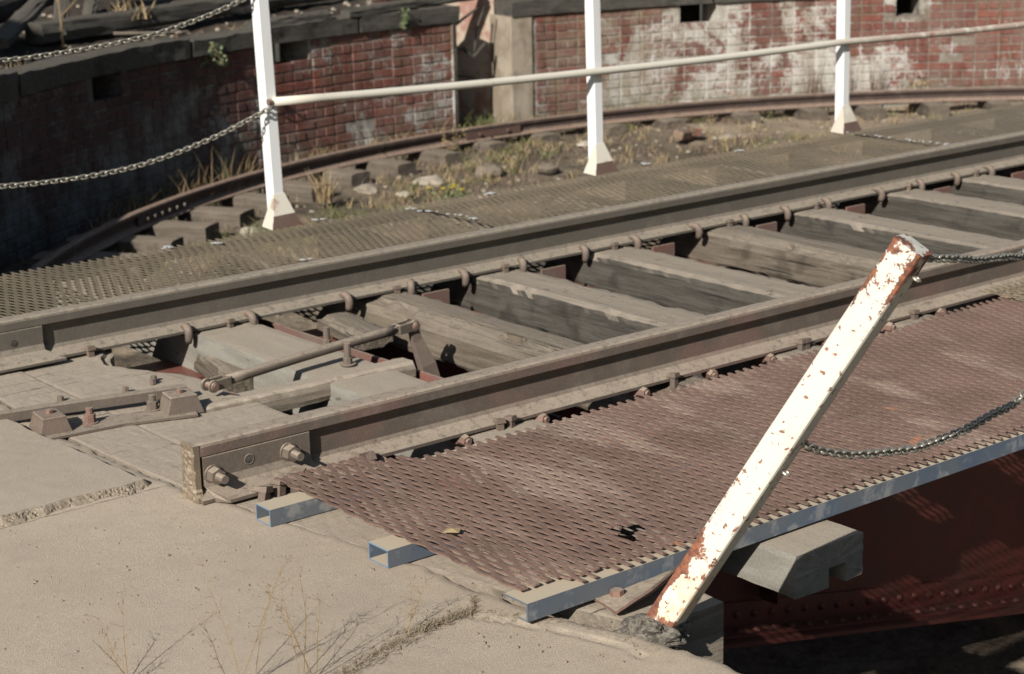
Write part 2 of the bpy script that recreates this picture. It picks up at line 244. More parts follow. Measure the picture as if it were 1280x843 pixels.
# ------------------------------------------------------------------ object helpers
COL = scn.collection
def tag(o, label=None, cat=None, group=None, kind=None):
    if label: o['label'] = label
    if cat: o['category'] = cat
    if group: o['group'] = group
    if kind: o['kind'] = kind
    return o
def empty(name, loc, label, cat, group=None):
    o = bpy.data.objects.new(name, None); COL.objects.link(o); o.location = loc; o.empty_display_size = 0.1
    return tag(o, label, cat, group)
def link(name, me, parent=None, mat=None):
    o = bpy.data.objects.new(name, me); COL.objects.link(o)
    if parent is not None:
        o.parent = parent
    return o
class MB:
    def __init__(s): s.v = []; s.f = []; s.mi = []; s.cur = 0
    def add(s, vs, fs):
        k = len(s.v); s.v += [tuple(v) for v in vs]; s.f += [tuple(i+k for i in f) for f in fs]; s.mi += [s.cur]*len(fs); return s
    def box(s, x0, x1, y0, y1, z0, z1, M=None):
        vs = [Vector((x, y, z)) for z in (z0, z1) for y in (y0, y1) for x in (x0, x1)]
        if M is not None: vs = [M @ v for v in vs]
        return s.add(vs, [(0,2,3,1), (4,5,7,6), (0,1,5,4), (2,6,7,3), (0,4,6,2), (1,3,7,5)])
    def sweep(s, path, prof, up=Vector((0,0,1)), caps=True, scale=None):
        """closed 2-D profile (a: sideways, b: up) swept along path"""
        n = len(prof); rings = []
        for i, p in enumerate(path):
            p = Vector(p); a = Vector(path[max(i-1, 0)]); b = Vector(path[min(i+1, len(path)-1)]); t = (b-a).normalized()
            side = t.cross(up); side = side.normalized() if side.length > 1e-5 else Vector((1,0,0)); vv = side.cross(t).normalized()
            k = 1.0 if scale is None else scale[i]
            rings.append([p + side*q[0]*k + vv*q[1]*k for q in prof])
        vs = [q for r in rings for q in r]; fs = []
        for i in range(len(path)-1):
            for j in range(n):
                fs.append((i*n+j, i*n+(j+1) % n, (i+1)*n+(j+1) % n, (i+1)*n+j))
        if caps: fs.append(tuple(range(n))[::-1]); fs.append(tuple((len(path)-1)*n+j for j in range(n)))
        return s.add(vs, fs)
    def tube(s, path, r, k=8, up=Vector((0,0,1)), caps=True, taper=None):
        pr = [(math.cos(2*math.pi*i/k)*r, math.sin(2*math.pi*i/k)*r) for i in range(k)]
        return s.sweep(path, pr, up, caps, taper)
    def prism(s, c, axis, r, h, k=6, rot=0.0, r2=None):
        """k-gon prism from point c along axis"""
        axis = Vector(axis).normalized(); q = axis.to_track_quat('Z', 'Y'); r2 = r if r2 is None else r2; c = Vector(c)
        vs = [c + q @ Vector((math.cos(rot+2*math.pi*i/k)*r, math.sin(rot+2*math.pi*i/k)*r, 0)) for i in range(k)]
        vs += [c + q @ Vector((math.cos(rot+2*math.pi*i/k)*r2, math.sin(rot+2*math.pi*i/k)*r2, h)) for i in range(k)]
        return s.add(vs, [tuple(range(k))[::-1], tuple(range(k, 2*k))] + [(i, (i+1) % k, k+(i+1) % k, k+i) for i in range(k)])
    def mesh(s, name, mats, smooth=False):
        me = bpy.data.meshes.new(name); me.from_pydata(s.v, [], s.f)
        for m in (mats if isinstance(mats, (list, tuple)) else [mats]): me.materials.append(MATS[m])
        me.polygons.foreach_set('material_index', s.mi); me.polygons.foreach_set('use_smooth', [smooth]*len(s.f)); me.update(); return me
    def build(s, name, mats, parent=None, smooth=False, local=True, bevel=0.0):
        o = link(name, s.mesh(name, mats, smooth), parent)
        if parent is not None and local: o.location = -Vector(parent.location)      # vertices given in world space
        if bevel:
            b = o.modifiers.new('bevel', 'BEVEL'); b.width = bevel; b.segments = 2; b.limit_method = 'ANGLE'; b.angle_limit = rad(40)
        return o
def nz(p, s, seed=0.0): return noise.noise(Vector(p)*s + Vector((seed*7.31, seed*3.17, seed*1.73)))
def fbm(p, s, seed=0.0, o=4): return noise.fractal(Vector(p)*s + Vector((seed*7.31, seed*3.17, seed*1.73)), 1.0, 2.0, o)

def rough_beam(L, W, H, seed, nl=40, ns=5, nh=4, amp=0.004, cham=0.006, slant=0.0, rot=0.0, seat=None):
    """beam along +X, top at z=0, y 0..-W ; worn edges, checks and grain hollows; slant/rot rot away one top edge (the -Y... edge y=0)"""
    ring = []
    for i in range(ns+1): ring.append((-(W*i/ns), 0.0))
    for i in range(1, nh+1): ring.append((-W, -H*i/nh))
    for i in range(1, ns+1): ring.append((-W + W*i/ns, -H))
    for i in range(1, nh): ring.append((0.0, -H + H*i/nh))
    n = len(ring); vs = []
    for k in range(nl+1):
        x = L*k/nl
        for (y, z) in ring:
            yc, zc = -W/2, -H/2; ey = 1-abs(abs(y-yc)-W/2)/(W/2); ez = 1-abs(abs(z-zc)-H/2)/(H/2)
            dy = 1 if y > yc else -1; dz = 1 if z > zc else -1
            c = max(0, ey-0.86)/0.14*max(0, ez-0.86)/0.14
            wear = cham*(0.6+1.6*abs(fbm((x, y, z), 9, seed)))
            px, py, pz = x, y - dy*wear*c, z - dz*wear*c
            g = fbm((x*2.5, y*26, z*26), 1.0, seed+3)
            d = amp*g
            py += dy*d*(1 if ey > 0.99 else 0); pz += dz*d*(0.5 if ez > 0.99 else 0)
            if rot and y > yc:      # weathered, hollowed long face
                h = (z+H)/H; hol = rot*(0.5+0.7*fbm((x*1.6, 0, z*14), 1.0, seed+5))
                fac = (1 if y > -W/ns*1.5 else 0.3)
                py -= fac*(slant*h*h + hol*(0.3+0.7*h))*min(1, x/0.15+0.4)
                if y > -W/ns*0.5 and z > -0.001: pz -= 0.012*abs(fbm((x*2, 1, 1), 1.5, seed))
            if seat and z > -0.01:
                for (a, b_, dd) in seat:
                    if a < x < b_: pz -= dd
            if k in (0, nl): px += 0.006*nz((y, z, k), 40, seed)*(1 if k else -1)
            vs.append((px, py, pz))
    fs = []
    for k in range(nl):
        for j in range(n): fs.append((k*n+j, k*n+(j+1) % n, (k+1)*n+(j+1) % n, (k+1)*n+j))
    def cap(k, flip):
        c = len(vs); vs.append((L*k/nl, -W/2, -H/2)); b = k*n
        for j in range(n):
            fs.append((c, b+j, b+(j+1) % n) if flip else (c, b+(j+1) % n, b+j))
    cap(0, True); cap(nl, False)
    m = MB(); m.add(vs, fs); return m
def beam_obj(name, args, mat, loc, rotz=0.0, rx=0.0, ry=0.0, smooth=False, **kw):
    o = rough_beam(*args, **kw).build(name, mat, None, smooth); o.location = loc; o.rotation_euler = (rx, ry, rotz); return o
def cp(o, parent, loc=None):
    c = o.copy(); COL.objects.link(c); c.parent = parent
    if loc is not None: c.location = loc
    return c

# ------------------------------------------------------------------ ground, slabs and pit
XC, YC = 7.6, 0.8; RP = 7.6
def pol(r, deg, z=0.0): a = rad(deg); return Vector((XC + r*math.cos(a), YC + r*math.sin(a), z))
def sm(a, b, x): t = min(1, max(0, (x-a)/(b-a))); return t*t*(3-2*t)
def gz(deg): deg %= 360; return -0.17 + 0.2*(sm(20, 45, deg)*(1-sm(140, 158, deg)))
def polar_sheet(name, rs, degs, zf, mat, kind='structure', close=False):
    vs = []; fs = []; nr = len(rs); nd = len(degs)
    for d in degs:
        for r in rs:
            p = pol(r, d); vs.append((p.x, p.y, zf(r, d, p)))
    for i in range(nd if close else nd-1):
        for j in range(nr-1):
            a = i*nr+j; b = ((i+1) % nd)*nr+j; fs.append((a, a+1, b+1, b))
    m = MB(); m.add(vs, fs); o = m.build(name, mat, None, True); tag(o, kind=kind); return o

EDGE = [(-3.0, -0.2), (-2.0, -0.15), (-1.83, -0.115), (-1.73, -0.08), (-1.5, -0.045), (-1.31, -0.052), (-1.07, -0.029), (-0.8, 0.02), (-0.51, 0.04), (-0.2, 0.028), (0.0, 0.008), (0.1, 0.0), (3.0, 0.0)]
def warp(x, y, r):      # the slab's edge wanders off the true circle
    for (a, b), (c_, d_) in zip(EDGE, EDGE[1:]):
        if a <= y < c_: t = sm(a, c_, y); return x + (b+(d_-b)*t)*max(0, 1-(r-7.6)/0.7)
    return x
# near approach slab (fine), with cracks
CRACK = [(-0.75, -1.47), (-0.31, -1.24), (-0.06, -1.163), (0.11, -1.15), (0.16, -1.09), (0.205, -1.05)]
CRACK2 = [(0.11, -1.16), (0.19, -1.27), (0.26, -1.42), (0.29, -1.6)]
def segd(px, py, pts):
    best = 9.0
    for (ax, ay), (bx, by) in zip(pts, pts[1:]):
        dx, dy = bx-ax, by-ay; t = max(0, min(1, ((px-ax)*dx+(py-ay)*dy)/(dx*dx+dy*dy)))
        best = min(best, math.hypot(px-ax-t*dx, py-ay-t*dy))
    return best
def slab_z(r, d, p):
    z = -0.17 + 0.0035*fbm((p.x, p.y, 0), 1.6, 1) + 0.0006*fbm((p.x, p.y, 0), 22, 2)
    w_ = 0.012*nz((p.x, p.y, 0), 9, 5); c = segd(p.x+w_, p.y-w_, CRACK)
    z -= 0.004*max(0, 1-c/0.010); c2 = segd(p.x-w_, p.y+w_, CRACK2); z -= 0.010*max(0, 1-c2/0.007)
    side = (p.y+1.2)-(p.x*0.38)*1.0
    pass
    e = r-7.6
    if e < 0.02: z -= 0.006*(1-e/0.02)*(1+1.2*nz((p.x, p.y, 0), 25, 4)) - 0.0
    if p.y > 0.13 and p.y < 0.185: z += 0.002             # narrow kerb strip between the slabs
    elif abs(p.y-0.125) < 0.006: z -= 0.001
    return z
rs = [7.6+0.013*i for i in range(125)]; dgs = [170+0.1*i for i in range(401)]
slab = polar_sheet('slab', rs, dgs, slab_z, 'slab_concrete')
for v in slab.data.vertices: v.co.x = warp(v.co.x, v.co.y, math.hypot(v.co.x-XC, v.co.y-YC))
tag(slab)
m = MB()   # edge face of the slab above the pit
vs = []; fs = []
for i, d in enumerate(dgs):
    a = pol(7.6, d); zt = slab_z(7.6, d, a); j = 0.006*nz((a.x, a.y, 0), 14, 3)
    b = pol(7.6-j*0.4, d); vs += [(warp(a.x, a.y, 7.6), a.y, zt), (warp(b.x, b.y, 7.6), b.y, -0.25), (warp(b.x, b.y, 7.6), b.y, -2.2)]
for i in range(len(dgs)-1):
    k = i*3; fs += [(k, k+3, k+4, k+1), (k+1, k+4, k+5, k+2)]
m.add(vs, fs); tag(m.build('slab_edge', 'slab_concrete'), kind='structure')
# raised broken slab, upper left
def raised():
    m = MB(); NX, NY = 90, 60; vs = []; top = {}
    x0, x1, y0, y1 = -1.6, 0.02, 0.14, 1.35
    for i in range(NX+1):
        for j in range(NY+1):
            x = x0+(x1-x0)*i/NX; y = y0+(y1-y0)*j/NY
            xe = -0.045 + 0.012*nz((0, y, 0), 12, 1) - 0.05*(y-0.15) ; xx = x0+(xe-x0)*i/NX
            ye = y0 + 0.008 + 0.025*abs(fbm((xx*5, 0, 0), 1.0, 2)); yy = ye+(y1-ye)*j/NY
            vs.append((xx, yy, -0.146 + 0.0022*fbm((xx, yy, 0), 3, 4) + 0.0012*fbm((xx, yy, 0), 30, 5)))
    W_ = NY+1
    fs = [(i*W_+j, (i+1)*W_+j, (i+1)*W_+j+1, i*W_+j+1) for i in range(NX) for j in range(NY)]
    m.add(vs, fs)
    edge = [vs[i*W_] for i in range(NX+1)] + [vs[NX*W_+j] for j in range(1, NY+1)]
    fine = []
    for a, b in zip(edge, edge[1:]):
        for t in (0, .25, .5, .75): fine.append(tuple(a[q]+(b[q]-a[q])*t for q in range(3)))
    ev = []; rows = 8
    for k, p in enumerate(fine):
        lump = k < len(fine)*0.62
        for q in range(rows):
            t = q/(rows-1); o = (0.012*fbm((p[0], p[1], t*0.03), 16, 6) + 0.004*fbm((p[0], p[1], t*0.045), 95, 7) + 0.001)*(1 if 0 < q else 0.25)*(1.0 if lump else 0.5)
            nx, ny = (0, -1) if k < NX*4 else (1, 0)
            ev.append((p[0]+nx*o+nx*0.03*t, p[1]+ny*o+ny*0.026*t, p[2]-t*0.03+0.003*fbm((p[0], p[1], t), 80, 2)*(1 if q else 0)))
    ef = [(k*rows+q, k*rows+q+1, (k+1)*rows+q+1, (k+1)*rows+q) for k in range(len(fine)-1) for q in range(rows-1)]
    m.cur = 1; m.add(ev, ef)
    o = m.build('raised_slab', ['raised_concrete', 'broken_concrete'], None, True); tag(o, kind='structure')
raised()
# ground beyond, out to the horizon; starts at the far edge of the fine slab and behind the pit wall
def zout(r, d, p):
    z = gz(d) + 0.05*sm(8.2, 12, r)*0.6
    if 30 < d % 360 < 150: z += 0.11*sm(8.1, 9.3, r) + 0.035*fbm((p.x, p.y, 0), 1.3, 8)*sm(8.1, 8.6, r) + 0.014*fbm((p.x, p.y, 0), 9, 9)*(r < 14)
    return z - 0.0
rs2 = [7.95, 8.05, 8.15, 8.25, 8.35, 8.5, 8.65, 8.8, 9.0, 9.2] + [9.3+0.14*i for i in range(34)] + [16, 20, 30, 60, 150, 600]
degs2 = [x*0.5 for x in range(0, 720)]
def zout2(r, d, p):
    if 168 <= d <= 211 and r < 9.4: return -0.24
    if 85.4 <= d <= 90.2 and r < 8.75: return -1.2
    return zout(r, d, p)
polar_sheet('ground', rs2, degs2, zout2, 'bank_dirt', close=True)
polar_sheet('slab', [7.6, 7.9, 8.5, 9.5, 11], [211-0.001+1.5*i for i in range(66)], lambda r, d, p: -0.172+0.035*0, 'slab_concrete')
def floor_z(r, d, p):
    far = sm(1.5, 3.8, p.y)
    zf = -1.02 - 0.38*(1-sm(3.3, 6.6, r)) + 0.03*sm(62, 70, (math.degrees(math.atan2(p.y-YC, p.x-XC))))*(1-sm(92, 100, math.degrees(math.atan2(p.y-YC, p.x-XC))))*sm(6.4, 6.8, r); zn = -1.02 - 0.68*(1-sm(5.3, 6.5, r))
    z = zf*far + zn*(1-far)
    return z + 0.03*fbm((p.x, p.y, 0), 1.8, 11) + 0.012*fbm((p.x, p.y, 0), 9, 12)
polar_sheet('pit_floor', [0.05]+[0.25*i for i in range(1, 14)]+[3.5+0.05*i for i in range(88)], [x*0.6 for x in range(600)], floor_z, 'pit_dirt', close=True)

# ------------------------------------------------------------------ pit wall with bricks
RW = 7.85
wall = empty('pit_wall', pol(RW, 90, -1.0), 'curved old brick wall of the turntable pit with patchy limewash, dark niches and a rendered pier', 'wall')
NICHES = [(102.2, 105.0, -0.16), (118.4, 121.1, -0.16), (70.0, 72.8, -0.16), (55.2, 56.9, -0.17)]
REC = (85.9, 90.2)
def in_rec(d): return REC[0]-1.6 < d < REC[1]
m = MB()   # backing face in mortar, following the wall; openings left out
step = 0.35; d = 28.0; RB = RW+0.008
CZ = [-1.15, -0.165, 0.03]
def backing(mm, d0, d1, z0, z1, r=None):
    k = max(1, int((d1-d0)/0.7)); r = RB if r is None else r
    for i in range(k):
        a, b = d0+(d1-d0)*i/k, d0+(d1-d0)*(i+1)/k; A, B = pol(r, a), pol(r, b); A2, B2 = pol(r+0.34, a), pol(r+0.34, b)
        mm.add([(A.x,A.y,z0),(B.x,B.y,z0),(B2.x,B2.y,z0),(A2.x,A2.y,z0),(A.x,A.y,z1),(B.x,B.y,z1),(B2.x,B2.y,z1),(A2.x,A2.y,z1)], [(0,1,5,4),(4,5,6,7),(0,4,7,3),(1,2,6,5),(2,3,7,6)])
cuts = sorted([(55.2, 56.9), (70.0, 72.8), (102.2, 105.0), (118.4, 121.1)])
backing(m, 28, REC[0]-1.6, -1.15, -0.165); backing(m, REC[1], 160, -1.15, -0.165)
prev = 28
for a, b in cuts+[(160, 160)]:
    segs = [(prev, a)]
    if prev < REC[0] < a: segs = [(prev, REC[0]-1.6), (REC[1], a)]
    for s0, s1 in segs: backing(m, s0, s1, -0.163, 0.03)
    prev = b
m.build('mortar_backing', 'mortar', wall)
m = MB(); backing(m, REC[0]-1.6, REC[0], -1.15, 0.04, RW-0.012); m.build('rendered_pier', 'render_plaster', wall)
for a, b in cuts:   # sockets: back of each niche coloured dark for the shade inside
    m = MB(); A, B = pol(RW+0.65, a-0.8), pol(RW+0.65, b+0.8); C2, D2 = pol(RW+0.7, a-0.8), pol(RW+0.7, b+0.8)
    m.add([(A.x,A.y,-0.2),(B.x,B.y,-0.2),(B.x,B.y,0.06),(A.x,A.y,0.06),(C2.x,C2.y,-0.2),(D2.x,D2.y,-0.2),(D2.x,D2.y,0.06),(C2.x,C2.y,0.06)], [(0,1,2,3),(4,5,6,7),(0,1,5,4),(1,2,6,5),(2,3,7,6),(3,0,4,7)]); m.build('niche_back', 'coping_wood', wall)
def brick_mesh(L, H, D, seed):
    bm = bmesh.new(); bmesh.ops.create_cube(bm, size=1)
    for v in bm.verts: v.co = Vector((v.co.x*L, v.co.y*D, v.co.z*H))
    bmesh.ops.bevel(bm, geom=bm.edges[:], offset=0.006, segments=1, affect='EDGES')
    for v in bm.verts: v.co += Vector((nz(v.co, 40, seed), nz(v.co, 40, seed+1), nz(v.co, 40, seed+2)))*0.004
    me = bpy.data.meshes.new('brick'); bm.to_mesh(me); bm.free(); me.materials.append(MATS['brick']); return me
STR = [brick_mesh(0.212, 0.069, 0.06, i) for i in range(5)]; HDR = [brick_mesh(0.1, 0.069, 0.06, 20+i) for i in range(5)]
cand = []
pitch_s = math.degrees(0.2245/RW); pitch_h = pitch_s/2; CH = 0.0805
for c in range(13):
    z = 0.03-0.0405-CH*c; hdr = c % 2 == 1; p_ = pitch_h if hdr else pitch_s
    k = 0; d = 34 + (pitch_h*0.5 if hdr else 0)
    while d < 152:
        hw = p_*0.46
        skip = in_rec(d-hw) or in_rec(d+hw) or (REC[0]-1.6 > d-hw and REC[1] < d+hw)
        for (a, b, zz) in NICHES:
            if z > zz-0.01 and (a-hw < d < b+hw): skip = True
        if not skip:
            r = RW + 0.03 + R_.uniform(-0.004, 0.003); lost = fbm((d*0.2, c*0.4, 0), 1.0, 3) > 0.74
            if lost: r += 0.012
            P_ = pol(r, d + R_.uniform(-.02, .02), z + R_.uniform(-.003, .003) + 0.012*nz((d*0.15, c*0.1, 0), 1.0, 2))
            v = P_-CAM; dep = v.dot(F); ang = abs(v.normalized().dot((pol(1, d)-pol(0, d))))
            sx = v.dot(r2)/dep*2348; sy = v.dot(u2)/dep*2348; inf = abs(sx) < 640 and abs(sy) < 422
            behind = sy < -240 - (sx)*0.0 and False
            area = (2348/dep)**2*(0.5 if hdr else 1.0)*ang*(1 if inf else 0.001)*(1 if z > -0.8 else 0.3)
            cand.append((area, d, P_, hdr))
        d += p_
cand.sort(key=lambda t: -t[0])
mj = {}
def place_brick(me, P_, d): 
    o = link('brick', me, wall); o.location = P_ - wall.location; o.rotation_euler = (R_.uniform(-.02, .02), R_.uniform(-.02, .02), rad(d-90)+R_.uniform(-.015, .015)); return o
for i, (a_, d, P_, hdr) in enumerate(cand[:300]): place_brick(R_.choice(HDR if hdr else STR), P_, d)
m = MB()
for (a_, d, P_, hdr) in cand[300:]:
    me = R_.choice(HDR if hdr else STR); Mx = Matrix.Translation(P_) @ Matrix.Rotation(rad(d-90)+R_.uniform(-.015, .015), 4, 'Z')
    m.add([Mx @ v.co for v in me.vertices], [tuple(p.vertices) for p in me.polygons])
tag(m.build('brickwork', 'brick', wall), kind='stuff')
# recess (drain bay) behind the gap in the wall
m = MB(); A = pol(RW+0.35, REC[1]+0.3); a0 = pol(RW+0.0, REC[1]); e1 = pol(RW+0.85, 89.1); e0 = pol(RW+0.85, 92.2); q1 = pol(RW+0.30, 85.7)
def wallq(mm, P0, P1, z0, z1, th=0.06):
    dv = (P1-P0); nn = Vector((-dv.y, dv.x, 0)).normalized()*th
    mm.add([(P0.x,P0.y,z0),(P1.x,P1.y,z0),(P1.x,P1.y,z1),(P0.x,P0.y,z1),(P0.x+nn.x,P0.y+nn.y,z0),(P1.x+nn.x,P1.y+nn.y,z0),(P1.x+nn.x,P1.y+nn.y,z1),(P0.x+nn.x,P0.y+nn.y,z1)], [(0,1,2,3),(7,6,5,4),(0,4,5,1),(1,5,6,2),(2,6,7,3),(3,7,4,0)])
wallq(m, e0, e1, -1.15, 0.42); m.build('recess_back', 'mortar', wall)
m = MB(); wallq(m, e1, q1, -1.15, 0.42); m.build('recess_render', 'recess_plaster', wall)
m = MB(); wallq(m, a0, e0, -1.15, 0.05); m.build('recess_side', 'mortar', wall)
dv = (e1-e0); Ld = dv.length; dv.normalize(); ang = math.atan2(dv.y, dv.x); nrm = Vector((dv.y, -dv.x, 0))
for c in range(20):
    z = 0.38-CH*c; x = 0.05*(c % 2)
    while x < Ld-0.05:
        l = 0.212 if c % 2 == 0 else 0.1
        if x+l < Ld+0.02:
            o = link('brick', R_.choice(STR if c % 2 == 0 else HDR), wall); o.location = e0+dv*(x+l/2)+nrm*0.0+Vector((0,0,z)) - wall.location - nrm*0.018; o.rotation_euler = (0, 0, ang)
        x += l+0.012
# plain concrete ring wall for the rest of the pit
m = MB(); vs = []; fs = []
ds = [160+1.2*i for i in range(9)] + [210+1.5*i for i in range(119)]
for d in ds:
    a = pol(7.6, d); b = pol(7.97, d); zt = -0.175; vs += [(a.x,a.y,-2.2),(a.x,a.y,zt),(b.x,b.y,zt)]
for i in range(len(ds)-1):
    if ds[i+1]-ds[i] > 5: continue
    k = i*3; fs += [(k, k+3, k+4, k+1), (k+1, k+4, k+5, k+2)]
m.add(vs, fs); tag(m.build('pit_edge', 'pit_concrete'), kind='structure')

# coping timbers
COP = [(128.6, 150, 0.16, 'sagging dark coping timber at the far left top of the pit wall'),
       (112.5, 128.3, 0.14, 'dark coping timber over the shaded niche, left part of the pit wall'),
       (106.6, 112.2, 0.12, 'short rotted coping timber under the hanging green weed'),
       (98.3, 106.3, 0.13, 'weathered grey coping timber just right of the first white railing post'),
       (90.1, 98.1, 0.135, 'grey coping timber ending square at the left side of the recess'),
       (70.5, 85.9, 0.13, 'long grey coping timber right of the recess, behind the second railing post'),
       (40.0, 70.2, 0.12, 'coping timber over the limewashed bricks at the right end of the wall')]
for i, (a, b, h, lab) in enumerate(COP):
    m = MB(); n_ = max(8, int((b-a)*2.2)); ns, nh = 4, 3; W, H = 0.27, h; vs = []; ring = []
    z0 = 0.036
    for q in range(ns+1): ring.append((q/ns*W, H))
    for q in range(1, nh+1): ring.append((W, H-H*q/nh))
    for q in range(1, ns+1): ring.append((W-W*q/ns, 0))
    for q in range(1, nh): ring.append((0, H*q/nh))
    for k in range(n_+1):
        d = a+(b-a)*k/n_; dd = d
        for (rr, zz) in ring:
            P_ = pol(7.82+rr+0.012*fbm((d*0.5, rr*8, zz*8), 1.0, i), dd+ (0.12*nz((rr, zz, 0), 30, i+k) if k in (0, n_) else 0))
            wv = (0.014*fbm((d*0.8, rr*10, zz*3), 1.0, i+9) if zz > 0.01 else 0.0)
            vs.append((P_.x, P_.y, z0+zz+wv+(0.02*sm(128, 134, d) if i == 0 else 0)))
    n2 = len(ring)
    fs = [(k*n2+j, (k+1)*n2+j, (k+1)*n2+(j+1) % n2, k*n2+(j+1) % n2) for k in range(n_) for j in range(n2)]
    fs += [tuple(range(n2)), tuple(n_*n2+j for j in range(n2))[::-1]]
    m.add(vs, fs); o = m.build('coping_timber', 'coping_wood'); tag(o, lab, 'timber', 'coping timbers along the pit wall')

# ring rail and its sleepers
def railprof(h=0.164, hw=0.035, fw=0.064, hd=0.037, wt=0.0085):
    pts = [(hw-0.016, 0), (hw-0.008, -0.0015), (hw-0.003, -0.005), (hw, -0.012), (hw, -hd), (wt+0.004, -hd-0.012), (wt, -hd-0.022), (wt, -h+0.042), (wt+0.006, -h+0.03), (fw-0.01, -h+0.014), (fw, -h+0.01), (fw, -h)]
    return pts + [(-x, y) for x, y in pts[::-1]]
rr_ = empty('ring_rail', pol(7.3, 100, -0.8), 'rusty curved rail on the pit floor running round in front of the brick wall', 'rail')
def arc(r, a, b, z, n_): return [pol(r, a+(b-a)*i/n_, z) for i in range(n_+1)]
pr = railprof(0.125, 0.031, 0.055, 0.032, 0.007)
MB().sweep(arc(7.3, 20, 90.9, -0.79, 110), pr).build('rail_length', 'ring_rail_steel', rr_)
MB().sweep(arc(7.3, 91.05, 100.3, -0.79, 20), pr).build('rail_length', 'ring_rail_steel', rr_)
MB().sweep(arc(7.3, 100.42, 165, -0.79, 110), pr).build('rail_length', 'ring_rail_steel', rr_)
MB().sweep(arc(7.3-0.028, 88.5, 93.2, 0, 8), [(0.008, -0.828), (0.008, -0.885), (-0.006, -0.885), (-0.006, -0.828)]).build('fishplate', 'fish_rust', rr_)
MB().sweep(arc(7.3-0.024, 119.6, 125.2, 0, 8), [(0.008, -0.828), (0.008, -0.89), (-0.006, -0.89), (-0.006, -0.828)]).build('fishplate', 'ring_rail_steel', rr_)
for k in range(6):
    P_ = pol(7.268, 120.2+k*0.82, -0.858); MB().prism(P_, pol(0, 0)-pol(1, 120.2+k*0.82), 0.016, 0.018, 8, r2=0.013).build('bolt', 'far_rail_steel', rr_)
for k in range(2):
    P_ = pol(7.265, 89.6+k*2.4, -0.858); MB().prism(P_, pol(0, 0)-pol(1, 89.6+k*2.4), 0.014, 0.016, 6).build('bolt', 'ring_rail_steel', rr_)
RS = [140.4, 135.6, 131.3, 127.2, 123.2, 119.0, 114.6, 110.3, 105.7, 101.4, 96.6, 91.8, 86.8, 81.0, 76.4, 70.2, 64.9, 60.3, 55.4, 50.6]
WHERE = {3: 'first sleeper block seen above the far walkway edge at the left', 4: 'second sleeper block from the left, beside the left railing post foot', 5: 'third sleeper block from the left under the ring rail', 6: 'sleeper block hidden half behind the left railing post', 7: 'sleeper block just right of the left railing post, with straw tuft', 8: 'dark-ended sleeper block right of the straw tuft', 9: 'square sleeper block standing on a pale stone under the ring rail', 10: 'sleeper block beside the cut joint of the ring rail'}
for i, d in enumerate(RS):
    r_in = [6.93, 6.9, 6.9, 6.88, 6.85, 6.85, 6.9, 6.9, 6.95, 6.92, 6.95, 7.05, 7.1, 7.1, 7.05, 7.05, 7.0, 7.0, 7.0, 7.0][i]
    o = beam_obj('ring_sleeper', (7.62-r_in, 0.22 if i < 12 else 0.2, 0.13, 40+i), 'ring_wood', (0, 0, 0), nl=10, ns=4, nh=3, amp=0.005, cham=0.006)
    P_ = pol(r_in, d, -0.905 - R_.uniform(0, .006)); t = Vector((-math.sin(rad(d)), math.cos(rad(d)), 0))
    o.location = P_ + t*0.11; o.rotation_euler = (R_.uniform(-.02, .02), 0, rad(d+R_.uniform(-2, 2)))
    nth = ['', 'first', 'second', 'third', 'fourth', 'fifth', 'sixth', 'seventh', 'eighth', 'ninth']
    if i in WHERE: lab = WHERE[i]
    elif i < 3: lab = ['left of all ring sleepers, deep in the shade beneath the walkway', 'second shaded ring sleeper beneath the far walkway corner', 'third shaded ring sleeper beneath the far walkway corner'][i]
    else: lab = ['weathered sleeper under the ring rail fishplate in front of the recess', 'half buried sleeper under the ring rail right of the fishplate', 'half buried sleeper under the ring rail left of the second railing post', 'half buried sleeper under the ring rail just right of the second railing post', 'sleeper between loose bricks and stones midway between second and third railing posts', 'sleeper under the ring rail just left of the third railing post', 'sleeper under the ring rail right of the third railing post', 'second sleeper under the ring rail right of the third railing post', 'sleeper under the ring rail near the right frame edge'][i-11]
    tag(o, lab, 'sleeper', 'sleepers under the ring rail')

